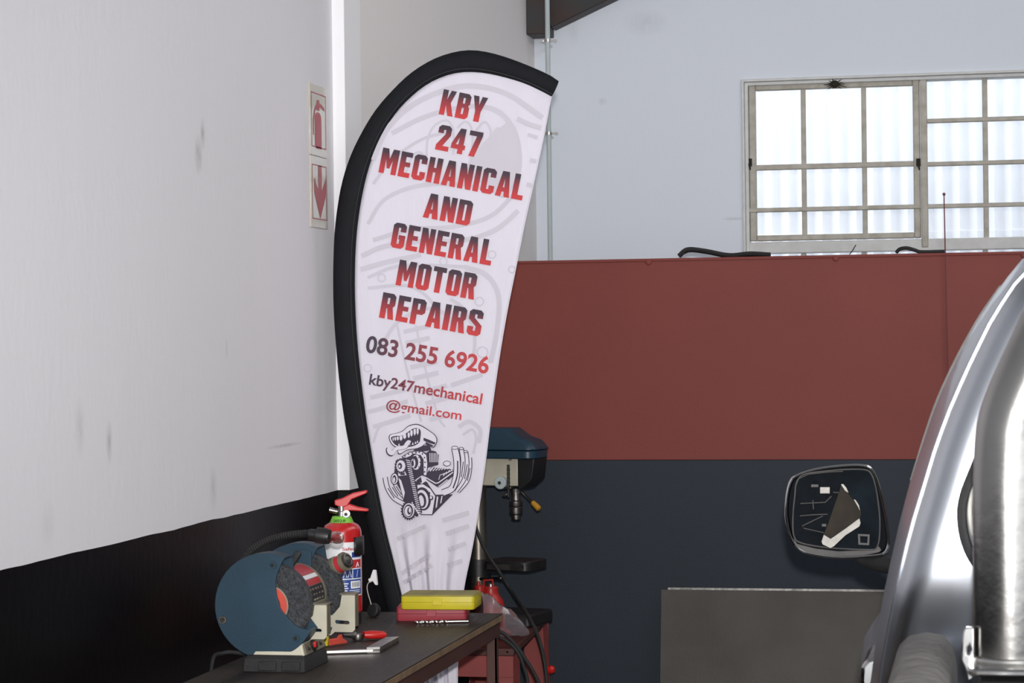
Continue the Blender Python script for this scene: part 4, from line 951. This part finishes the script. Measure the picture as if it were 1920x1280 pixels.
# drill press: local x points to the front (chuck side)
dyaw = radians(-14); K = .911
cB = onZ(900, 1160, SZ); DX, DY = onY(897, 1000, 7.2).x, 7.2
dp = thing('drill_press', 'old blue and cream bench drill press with amber handle grip, behind the banner', 'drill press', (DX, DY, SZ), dyaw)
T = WM[dp] @ Matrix.Scale(K, 4)
Zp = lambda py: (onY(960, py, DY).z-SZ)/K
s_ = DY*1.01/F
hz1, hz0 = Zp(857), Zp(908)
MB(T).slab([[(x, y, 0) for x, y in rrect(-.09, -.10, .245, .10, .02)]], (0, 0, .045)).build('base', m_black, dp, bevel=.006)
MB(T).box((.085, -.104, .010), (.225, -.099, .034)).build('base_plate', m_dsteel, dp)
MB(T).cyl((0, 0, .03), (0, 0, hz1), .030, n=28).build('column', m_col, dp)
MB(T).lathe((0, 0, .03), (0, 0, 1), [(.045, 0), (.045, .05), (.036, .06)], 24).build('column_collar', m_black, dp)
# table on its arm
tz = Zp(1053)
m = MB(T); m.slab([[(x, y, tz-.022) for x, y in rrect(.055, -.085, .235, .085, .03)]], (0, 0, .034)); tb = m.build('table', m_black, dp, bevel=.003)
MB(T).box((.075, -.089, tz-.016), (.215, -.084, tz+.002)).build('table_edge_plate', m_dsteel, tb)
m = MB(T); m.bar((.02, 0, tz-.02), (.10, 0, tz-.02), .06, .03); m.lathe((0, 0, tz-.05), (0, 0, 1), [(.044, 0), (.044, .06)], 24); m.build('table_arm', m_black, dp)
m = MB(T); m.cyl((.03, -.05, tz-.055), (.13, -.09, tz-.045), .005, n=10); m.sphere((.13, -.09, tz-.045), .009); m.build('table_clamp_lever', m_dsteel, dp)
# head
m = MB(T); m.box((-.05, -.05, hz0), (.182, .05, hz1)); m.build('head_casting', m_cream, dp, bevel=.004)
m = MB(T); m.slab([[(x, -.054, z_) for x, z_ in ((.182, hz0-.010), (.196, hz0-.010), (.212, hz0+.004), (.230, hz0+.018), (.238, hz0+.030), (.246, hz1-.006), (.246, hz1), (.182, hz1))]], (0, .108, 0)); m.build('front_cowl', m_black, dp, bevel=.003)
m = MB(T); m.lathe((-.06, 0, hz0-.018), (0, 0, 1), [(.040, 0), (.044, .008), (.044, .03)], 24); m.build('head_collar', m_cream, dp)
bz = hz1; bt = Zp(801)
m = MB(T); m.loft([[(x, y, bz) for x, y in rrect(-.12, -.075, .250, .075, .035)], [(x, y, bz+.028) for x, y in rrect(-.12, -.075, .250, .075, .035)]]); bc = m.build('belt_cover', m_dblue, dp, bevel=.003)
m = MB(T); m.loft([[(x, y, bz+.030) for x, y in rrect(-.122, -.078, .254, .078, .035)], [(x, y, bz+.035) for x, y in rrect(-.122, -.078, .254, .078, .035)], [(x, y, bz+.062) for x, y in rrect(-.115, -.072, .232, .072, .035)], [(x, y, bz+.076) for x, y in rrect(-.110, -.070, .190, .070, .035)], [(x, y, bt) for x, y in rrect(-.10, -.062, .150, .062, .03)]]); m.build('cover_lid', m_dblue, bc, bevel=.003)
for x in (.0, .155): m = MB(T); m.cyl((x, -.046, bz-.003), (x, -.058, bz-.003), .005, n=10); m.build('cover_screw', m_steel, dp)
# motor behind
m = MB(T); m.cyl((-.075, 0, hz1-.10), (-.075, 0, hz1), .042, n=28); m.build('motor', m_black, dp)
kx = .0865+.0
kc = onY(943, 904, DY-.06); lk = T.inverted() @ kc
m = MB(T); m.lathe((lk.x, -.05, lk.z), (0, -1, 0), [(.010, 0), (.0225, .001), (.0225, .012), (.020, .014), (.006, .014), (.006, .017)], 28); kn = m.build('spring_cap', m_galv, dp)
m = MB(T); m.lathe((lk.x, -.0645, lk.z), (0, -1, 0), [(.0065, 0), (.0065, .004)], 6); m.build('cap_nut', m_dsteel, kn)
# depth stop, chuck, feed handle
cl_ = T.inverted() @ onY(968, 940, DY-.03); cxl = cl_.x
m = MB(T); m.cyl((cxl+.002, -.062, Zp(928)), (cxl+.002, -.062, Zp(868)), .005, n=10)
for k in range(6): m.cyl((cxl+.002, -.062, Zp(878+k*8)), (cxl+.002, -.062, Zp(876+k*8)), .0062, n=10)
m.build('depth_stop_rod', m_black, dp)
m = MB(T); m.box((cxl-.012, -.07, Zp(913)), (cxl+.014, -.0, Zp(909))); m.build('depth_stop_bracket', m_dsteel, dp, bevel=.001)
m = MB(T); m.lathe((cxl, 0, Zp(973)), (0, 0, 1), [(.010, 0), (.0165, .003), (.017, .018), (.0225, .022), (.0235, .028), (.0235, .044), (.0215, .046), (.0235, .050), (.0235, .066), (.018, .070), (.016, .09), (.018, .11)], 28); m.build('chuck', m_dsteel, dp)
m = MB(T); m.cyl((cxl-.02, -.055, Zp(924)), (cxl-.02, -.04, Zp(924)), .007, n=12); m.build('lock_knob', m_steel, dp)
h0 = T.inverted() @ onY(978, 921, DY-.03); h1 = T.inverted() @ onY(999, 942, DY-.09); h2 = T.inverted() @ onY(1010, 953, DY-.10)
MB(T).cyl(h0, h1, .0042, n=10).build('feed_lever', m_steel, dp)
m = MB(T); d = (h2-h1); m.lathe(h1, d, [(.005, -.004), (.0085, 0), (.010, d.length*.5), (.0105, d.length), (.006, d.length+.004)], 16); m.build('lever_grip', m_ylgrip, dp)
m = MB()
cy = [DY-.09, DY-.10, DY-.11, DY-.12, DY-.13, DY-.15, y0_+.1, y0_-.02, y0_-.04, y0_-.05, y0_-.05, y0_-.05]
m.tube(catmull([onY(x, y, yy) for (x, y), yy in zip(((893,930),(889,970),(900,1010),(917,1043),(935,1070),(962,1112),(988,1150),(1008,1190),(1020,1235),(1026,1290),(1030,1400),(1020,1500)), cy)], 8), .0055, 8)
tag(m.build('hanging_cable', m_rubber), 'long black cord hanging from the drill press in front of its stand', 'cable')

# bottle jack
a = onZ(920, 1165, SZ); JY = y0_+.22; a = onY(921, 1150, JY)
jk = thing('bottle_jack', 'red bottle jack standing on the stand behind the cases', 'jack', (a.x, JY, SZ)); T2 = Matrix.Translation((a.x, JY, SZ))
zz = lambda py: onY(921, py, JY).z-SZ
m = MB(T2); m.lathe((0, 0, 0), (0, 0, 1), [(.058, 0), (.060, .006), (.060, .02), (.044, .03), (.041, zz(1135)), (.036, zz(1124)), (.026, zz(1116)), (.022, zz(1110)), (.022, zz(1101)), (.019, zz(1099))], 32); m.build('jack_body', m_jack, jk)
m = MB(T2); m.cyl((0, 0, zz(1101)), (0, 0, zz(1094)), .011, n=16); m.build('ram', m_steel, jk)
m = MB(T2); m.lathe((-.032, -.01, .03), (0, 0, 1), [(.017, 0), (.017, zz(1098)-.03), (.012, zz(1096)-.03)], 18); m.cyl((-.036, -.01, zz(1098)), (-.036, -.01, zz(1089)), .005, n=10); m.build('pump_barrel', m_jack, jk)
m = MB(T2); m.tube([(-.02, -.012, zz(1100)), (-.018, -.012, zz(1087)), (.008, -.012, zz(1086)), (.010, -.012, zz(1100))], .0035, 8); m.build('handle_socket', m_jack, jk)
# plastic bag slumped over the stand corner
rows = []
random.seed(3)
bl = [(905,1118),(925,1120),(945,1130),(958,1150),(972,1165),(988,1183)]
Y0 = y0_+.05
nz_ = [[random.uniform(-1, 1) for _ in range(30)] for _ in range(30)]
for i in range(22):
    u = i/21; row = []
    for j in range(22):
        v = j/21; t = 2*pi*v
        cxp = 900+u*92; cyp = 1150+u*36; w = 38*(1-u**2.4)+4
        r = 1+.035*nz_[i][j % 21]+.06*sin(5*t+u*9)+.05*sin(3*t-u*14)
        q_ = onY(cxp+.15*w*cos(t)*r, cyp-w*.95*sin(t)*r*(1.0 if sin(t) > 0 else .75), Y0-.03-.05*cos(t)*(1-u**2))
        q_.z = max(q_.z, SZ+.002+.002*(i % 2)); row.append(q_)
    rows.append(row)
bg_ = MB(); bg_.loft([r[:-1] for r in rows]); tag(bg_.build('plastic_bag', m_bag, smooth=25), 'crumpled clear plastic bag slumped on the corner of the red stand', 'bag')
# two loose cables crossing the stand corner
for k, (pts, lab_) in enumerate((
        ([(906,1172),(930,1180),(948,1190),(968,1210),(985,1235),(1003,1265),(1013,1300),(1018,1420)], 'black cable hanging from the bench over the stand corner, right one of the pair'),
        ([(904,1188),(930,1193),(952,1203),(970,1222),(982,1250),(990,1290),(994,1420)], 'black cable hanging from the bench over the stand corner, left one of the pair'))):
    m = MB(); yy = y0_-.05
    m.tube(catmull([onY(x, y, yy-.03*k) for x, y in pts], 8), .0055, 8); tag(m.build('cable', m_rubber), lab_, 'cable')

# ------------------------------------------------------------------ steel sheets leaning on the partition
def sheet(px0, px1, py0, yb, yt, x1, label, mt):
    a = onY(px0, py0, yt); W = x1-a.x
    t = math.atan2(yb-yt, 1)  # lean
    top = a.z; m = MB()
    m.prism([(a.x, yb, 0), (x1, yb, 0), (x1, yt, top), (a.x, yt, top)], (0, .003, 0))
    tag(m.build('steel_sheet', mt, smooth=0), label, 'sheet', None)
sheet(1240, 1700, 1105, PY-.16, PY-.035, .35, 'dark steel sheet leaning on the partition, in front of another', m_plate)
sheet(1252, 1700, 1101, PY-.145, PY-.018, .42, 'second steel sheet behind the front one, only its top edge showing', m_dsteel)

# ------------------------------------------------------------------ pickup truck
tk = thing('pickup_truck', 'silver pickup truck with chrome roll bar and broken wing mirror, at the right', 'truck', (.68, 3.6, 0))
CXT = .68
def mirror_profile(left):                                         # left: list of (x,z) from roof centre-left down to sill
    return [(x, z) for x, z in left]+[(2*CXT-x, z) for x, z in reversed(left)]
def pts_at(pxs, Y): return [((q_ := onY(x, y, Y)).x, q_.z) for x, y in pxs]
sil = [(1919,483),(1882,528),(1842,587),(1807,648),(1779,704),(1754,760),(1728,837),(1704,911),(1685,986),(1660,1097),(1646,1172),(1632,1280)]
wht = [(1935,495),(1903,528),(1861,591),(1821,671),(1782,758),(1754,832),(1728,919),(1706,991),(1682,1092),(1664,1180),(1653,1240),(1646,1280)]
Y1, Y2 = 2.98, 3.10
def side(pxs, Y, roof, low):
    P = pts_at(pxs, Y); P = [(CXT-.02, roof), (.42, roof-.006), (.26, roof-.022), (.15, roof-.05)]+P+low
    return [(q_.x, q_.z) for q_ in resample([Vector((x, 0, z)) for x, z in P], 60)]
sB = side(wht, Y1, 1.742, [(-.150, 1.02), (-.150, .8), (-.13, .55)])
sA = side(sil, Y2, 1.762, [(-.172, 1.05), (-.176, .8), (-.15, .55)])
def bulge(prof, b):
    out = []
    for x, z in prof:
        t = min(max((1.14-z)/.14, 0), 1); t = t*t*(3-2*t); lo = min(max((.75-z)/.2, 0), 1)
        out.append((x-b*t*(1-lo*.6), z))
    return out
def inset(prof, d, k=.5):
    out = []; n = len(prof)
    for i, (x, z) in enumerate(prof):
        a = prof[max(i-1, 0)]; b = prof[min(i+1, n-1)]; t = Vector((b[0]-a[0], b[1]-a[1])); t.normalize(); nrm = Vector((-t.y, t.x))
        if nrm.x < 0 and i > 5: nrm = -nrm
        if i <= 5: nrm = Vector((0, -1))
        out.append((x+nrm.x*d, z+nrm.y*d))
    return out
def lean(prof, Y):                                                # rear of the cab leans forward up high and tucks under low down
    return [(x, Y+(.10*max(z-1.30, 0)-.10*max(z-1.30, 0)**2)+(.55*max(1.235-z, 0)**1.15 if z > .9 else .55*.335**1.15), z) for x, z in prof]
def full(prof, Y, leaned=False):
    P = mirror_profile(prof); return lean(P, Y) if leaned else [(x, Y, z) for x, z in P]
rings = []
for dI, yy in ((.16, 2.925), (.09, 2.925), (.043, 2.9252), (.029, 2.9275), (.017, 2.936), (.008, 2.951)): rings.append(full(inset(sB, dI), yy, True))
rings.append(full(inset(sB, .003), Y1-.006, True)); rings.append(full(sB, Y1-.002, True)); rings.append(full(inset(sB, -.001), Y1+.004, True))
rings.append(full(sA, Y2)); rings.append(full(sA, 3.3)); rings.append(full(bulge(sA, .004), 3.45)); rings.append(full(bulge(sA, .03), 3.7)); rings.append(full(bulge(sA, .048), 4.0))
fr = [(CXT+(x-CXT)*.985, z) for x, z in bulge(sA, .048)]; rings.append(full(fr, 4.35))
MB().loft(rings).build('cab', m_silver, tk, smooth=50)
MB().tube([Vector(p_) for p_ in lean(sB, Y1-.002)][6:56], .0014, 8).build('edge_highlight', m_silver, tk)  # thin tube added to draw the bright highlight along the cab corner
# windscreen and bonnet
low = [(x, min(z, 1.12)) for x, z in fr]
MB().loft([full([(CXT+(x-CXT)*.97, min(z, 1.70)) for x, z in fr], 4.34), full([(CXT+(x-CXT)*.95, min(z, 1.16)) for x, z in fr], 4.95)]).build('windscreen', m_tint, tk, smooth=40)
MB().loft([full(low, 4.36), full([(CXT+(x-CXT)*.97, min(z, 1.08)) for x, z in fr], 5.2), full([(CXT+(x-CXT)*.93, min(z, .98)) for x, z in fr], 5.85), full([(CXT+(x-CXT)*.85, min(z, .90)) for x, z in fr], 5.98)]).build('bonnet', m_silver, tk, smooth=50)
# rear window
wxa = onY(1803, 970, 2.925).x
wpx = [(1900,1078),(1855,1070),(1830,1053),(1811,1015),(1803.5,970),(1808,930),(1826,882),(1850,826),(1885,748),(1925,675),(1965,628)]
wl_ = [((q_ := onY(x, y, 2.925)).x, q_.z) for x, y in wpx]; wl_ = [(.3, wl_[0][1]-.006)]+wl_+[(.16, 1.585), (.35, 1.60)]
wl = [(x, z) for x, z in wl_]+[(2*CXT-x, z) for x, z in reversed(wl_)]
wl = [(q_.x, q_.z) for q_ in catmull([Vector((x, 0, z)) for x, z in wl], 4, True)]
yw = lambda z: 2.922+.10*max(z-1.30, 0)-.10*max(z-1.30, 0)**2+.55*max(1.235-z, 0)**1.15
MB().slab([[(x, yw(z)-.004, z) for x, z in wl]], (0, .006, 0)).build('rear_window', m_tint, tk)
MB().tube([(x, yw(z)-.003, z) for x, z in wl], .0065, 8, True).build('window_seal', m_rubber, tk)
MB().tube([(CXT+(x-CXT)*.986, yw(z)-.006, 1.41+(z-1.41)*.94) for x, z in wl], .0028, 8, True).build('seal_insert', m_foam, tk)
# side window visor along the door frame
vis = [onY(x, y, 3.32) for x, y in ((1874,535),(1838,587),(1803,648),(1775,704),(1752,757),(1730,822),(1706,900))]
vi = [p_+Vector((.009, 0, -.002)) for p_ in vis]
vloft = []
for p_, q_ in zip(catmull(vis, 4), catmull(vi, 4)): vloft.append([p_, p_+Vector((.004, .6, 0)), q_+Vector((.0, .6, 0)), q_])
MB().loft(vloft).build('window_visor', m_mgrey, tk, smooth=40)
# door handle
hx = onY(1615, 1250, 3.42)
hz = onY(1630, 1225, 3.42).z
m = MB(); m.loft([[(hx.x+.030, 3.38, hz+.0), (hx.x+.012, 3.38, hz-.002), (hx.x+.002, 3.38, hz-.012), (hx.x, 3.38, hz-.035), (hx.x+.006, 3.38, hz-.062), (hx.x+.03, 3.38, hz-.066)], [(hx.x+.030, 3.53, hz+.0), (hx.x+.012, 3.53, hz-.002), (hx.x+.002, 3.53, hz-.012), (hx.x, 3.53, hz-.035), (hx.x+.006, 3.53, hz-.062), (hx.x+.03, 3.53, hz-.066)]]); m.build('door_handle', m_chrome, tk, bevel=.006, segs=3)
# load bed: outer sides, floor, rail caps, tailgate
bx = onY(1684, 1176, 2.9).x; bxr = onY(1796, 1176, 2.9).x
for sgn in (0, 1):
    f_ = (lambda x: x) if sgn == 0 else (lambda x: 2*CXT-x)
    MB().prism([(f_(-.115), 2.90, 1.10), (f_(-.155), 2.90, 1.02), (f_(-.165), 2.90, .8), (f_(-.14), 2.90, .5), (f_(-.03), 2.90, .5), (f_(-.03), 2.90, 1.10)], (0, -1.55, 0)).build('bed_side', m_silver, tk, bevel=.006)
    rw = (bxr-bx)/2; rc = (bx+bxr)/2
    prof = lambda s: [(f_(rc+rw*s*a), b) for a, b in ((-1.10, -.10), (-1.02, -.04), (-.86, -.012), (-.55, -.001), (0, .003), (.55, 0), (.88, -.012), (1.0, -.035), (1.06, -.10))]
    zr = onY(1740, 1172, 2.88).z
    rr = []
    for yy, s, dz in ((1.36, .97, -.005), (1.45, 1, 0), (2.72, 1, 0), (2.80, .99, -.002), (2.845, .95, -.007), (2.868, .86, -.020), (2.876, .75, -.05)): rr.append([(x, yy, zr+b+dz) for x, b in prof(s)])
    MB().loft(rr).build('rail_cap', m_hide, tk, smooth=50)
MB().box((-.10, 1.36, .62), (2*CXT+.10, 2.86, .66)).build('bed_floor', m_black, tk)
MB().box((-.10, 1.33, .55), (2*CXT+.10, 1.37, 1.08)).build('tailgate', m_silver, tk, bevel=.01)
MB().box((-.05, 2.0, .35), (2*CXT+.05, 5.6, .56)).build('chassis', m_black, tk)
# roll bar
YR = 2.58; s_ = YR*1.0/F
vx = lambda px, py: onY(px, py, YR)
rad = .040
Lp = [(1827,1236),(1826,1100),(1825,950),(1827,860),(1836,800),(1856,742),(1892,662),(1924,592),(1960,520)]
ctr = [vx(x, y)+Vector((rad*(.98 if y > 850 else .93), 0, 0)) for x, y in Lp]
last = ctr[-1]; ctr += [last+Vector((.05, 0, .06)), last+Vector((.13, 0, .10)), last+Vector((.25, 0, .115))]
rp = catmull(ctr, 6); rp2 = [Vector((2*CXT-p_.x, p_.y, p_.z)) for p_ in reversed(rp)]
rb_ = MB().tube(rp+rp2, rad, 32).build('roll_bar', m_bar, tk, smooth=60)
fz = vx(1830, 1243).z
m = MB(); cxr = ctr[0].x
m.slab([[(x, y, fz-.004) for x, y in rrect(cxr-.046, YR-.075, cxr+.10, YR+.05, .012)]], (0, 0, .008)); m.build('flange', m_chrome, rb_, bevel=.0025)
m = MB(); m.tube([(cxr+rad*1.02*cos(t), YR+rad*1.02*sin(t), fz+.006) for t in [2*pi*k/28 for k in range(28)]], .004, 8, True); m.build('weld_bead', m_steel, rb_)
# clamp bracket beside the flange
q_ = lambda px, py: vx(px, py)+Vector((0, -.02, 0))
m = MB(); m.slab([[q_(x, y) for x, y in ((1806,1180),(1810,1172),(1826,1172),(1827,1250),(1824,1268),(1815,1272),(1811,1250),(1803,1232),(1804,1205))], [q_(x, y) for x, y in ((1814,1208),(1818,1203),(1821,1212),(1818,1222),(1813,1222))]], (0, .012, 0)); m.build('clamp_bracket', m_chrome, rb_, bevel=.002)
m = MB(); m.box((cxr-.035, YR-.05, fz-.12), (cxr+.09, YR+.05, fz-.012)); m.build('bar_plinth', m_black, tk, bevel=.004)
# wing mirror
MY = 4.72
mo_ = [(1474,965),(1475,935),(1481,906),(1492,893),(1530,880),(1580,873.5),(1618,873),(1634,881),(1646,908),(1656,950),(1664,995),(1665,1022),(1658,1036),(1640,1041),(1580,1045),(1530,1040),(1500,1030),(1485,1012),(1478,990)]
mo3 = [onY(x, y, MY) for x, y in mo_]; mo3 = catmull(mo3, 3, True); cM = sum(mo3, Vector())/len(mo3)
def ringM(s, dy, dz=0): return [Vector((cM.x+(q_.x-cM.x)*s, MY+dy, cM.z+dz+(q_.z-cM.z)*s)) for q_ in mo3]
m = MB(); m.loft([ringM(.955, .012), ringM(.975, .0), ringM(1.0, .004), ringM(1.01, .02), ringM(.97, .05), ringM(.85, .085), ringM(.55, .105)]); mh = m.build('mirror_housing', m_well, tk, smooth=60)
MB().tube(ringM(1.0, .003), .0034, 8, True).build('chrome_rim', m_chrome, mh)
# inner well: grey lip, dark panel, mechanism, broken glass
def px_in(x, y, dy): q_ = onY(1440+x/4.742, 840+y/4.742, MY); return Vector((q_.x, MY+dy, q_.z))
lip = [(225,800),(260,850),(420,890),(620,915),(880,905),(985,870),(1010,905),(990,925),(850,955),(640,965),(430,955),(310,930),(245,880)]
MB().slab([[px_in(x, y, .0) for x, y in lip]], (0, .006, 0)).build('lower_lip', m_mgrey, mh, bevel=.001)
well = [(240,420),(250,320),(290,250),(370,220),(560,198),(690,188),(860,190),(920,230),(960,350),(985,520),(995,650),(990,800),(965,885),(900,900),(620,890),(420,868),(280,835),(235,790),(222,700),(225,560)]
W3 = catmull([px_in(x, y, -.002) for x, y in well], 3, True); wc_ = sum(W3, Vector())/len(W3)
m = MB(); m.flat([[p_ for p_ in W3]]); m.loft([W3, [p_+Vector((0, .003, 0)) for p_ in W3]], cap=False); m.build('backing_plate', m_well, mh, smooth=0)
MB().tube([p_+Vector((0, -.001, 0)) for p_ in W3], .0016, 6, True).build('glass_rim', m_mgrey, mh)
gl_ = [(665,192),(860,194),(915,235),(955,352),(978,520),(988,650),(982,795),(958,878),(900,892),(640,884),(700,705),(815,625),(832,580),(765,455),(700,380),(662,318)]
MB().slab([[px_in(x, y, -.0035) for x, y in gl_]], (0, .001, 0)).build('glass_remnant', m_remn, mh)
def strip(L, w, mt, name, dy=-.004):
    m = MB()
    for pts in L: m.tube([px_in(x, y, dy) for x, y in pts], w, 6)
    m.build(name, mt, mh)
strip([[(290,490),(400,485),(510,480),(565,425)], [(285,600),(400,590),(530,585)], [(490,600),(305,690),(320,710),(500,750)], [(400,460),(405,540)], [(580,390),(640,395)], [(250,330),(275,270),(360,230),(540,210),(668,205)]], .0011, m_mgrey, 'mechanism_rib')
for (x0, y0, x1, y1) in ((465, 345, 550, 400), (385, 320, 450, 345), (480, 670, 520, 695)):
    m = MB(); m.prism([px_in(x0, y1, -.002), px_in(x1, y1, -.002), px_in(x1, y0, -.002), px_in(x0, y0, -.002)], (0, -.004, 0)); m.build('mirror_motor_block', m_foam if x1 == 550 else m_mgrey, mh, bevel=.0005)
for (x, y, r) in ((325, 305, 18), (420, 300, 16), (505, 245, 10), (405, 405, 22), (290, 760, 16)): c = px_in(x, y, -.002); m = MB(); m.lathe(c, (0, -1, 0), [(r/4.742*MY/F, 0), (r/4.742*MY/F, .003), (r*.5/4.742*MY/F, .003), (r*.5/4.742*MY/F, .0005)], 14); m.build('mechanism_boss', m_well, mh)
m = MB(); m.slab([[px_in(x, y, -.003) for x, y in ((800,760),(905,765),(900,860),(805,855))], [px_in(x, y, -.003) for x, y in ((818,778),(888,782),(884,842),(822,838))]], (0, -.0015, 0)); m.build('square_mark', m_mgrey, mh)
sh_ = [(655,320),(700,380),(760,455),(818,530),(832,580),(815,625),(690,705),(560,800),(500,760),(540,660),(590,515),(630,400)]
MB().slab([[px_in(x, y, -.009) for x, y in sh_]], (0, .003, 0)).build('glass_shard', m_shard, mh)
MB().slab([[px_in(x, y, -.012) for x, y in ((500,765),(560,803),(690,712),(815,620),(825,660),(815,690),(690,770),(590,865),(560,882),(490,850),(480,825))]], (0, .004, 0)).build('broken_backing', m_foam, mh)
MB().slab([[px_in(x, y, -.012) for x, y in ((652,318),(672,315),(700,350),(718,392),(690,375))]], (0, .003, 0)).build('broken_backing', m_foam, mh)
MB().slab([[px_in(x, y, -.012) for x, y in ((765,452),(780,455),(810,500),(820,550),(800,510))]], (0, .003, 0)).build('broken_backing', m_foam, mh)
a = onY(1635, 1052, MY+.03); b = Vector((-.14, MY-.05, a.z-.012))
m = MB(); m.tube(catmull([a+Vector((-.035, .01, .008)), a, a.lerp(b, .6), b], 5), [.006, .010, .013, .014, .016, .017, .018, .018, .018, .018, .018, .018, .018, .018, .018, .018], 14); m.build('mirror_arm', m_rubber, tk)
# aerial whip on the wing
an = onY(1770, 364, 5.2); ab = onY(1775, 720, 5.2)
m = MB(); m.cyl((ab.x+.006, 5.2, 1.06), an, .0022, .0013, 8); ae = m.build('aerial', m_redwire, tk)
MB().sphere(tuple(an), .0036, 10, 8).build('aerial_tip', m_redwire, ae)
# wheels
for x in (-.10, 2*CXT-.10):
    for y in (2.05, 5.15):
        m = MB(); m.lathe((x, y, .345), (1, 0, 0), [(.20, 0), (.30, 0), (.335, .02), (.345, .05), (.345, .16), (.335, .19), (.30, .21), (.20, .21)], 36); w_ = m.build('wheel', m_rubber, tk)
        m = MB(); m.lathe((x+.02, y, .345), (1, 0, 0), [(.03, 0), (.19, .02), (.20, .15), (.03, .17)], 28); m.build('rim', m_steel, w_)
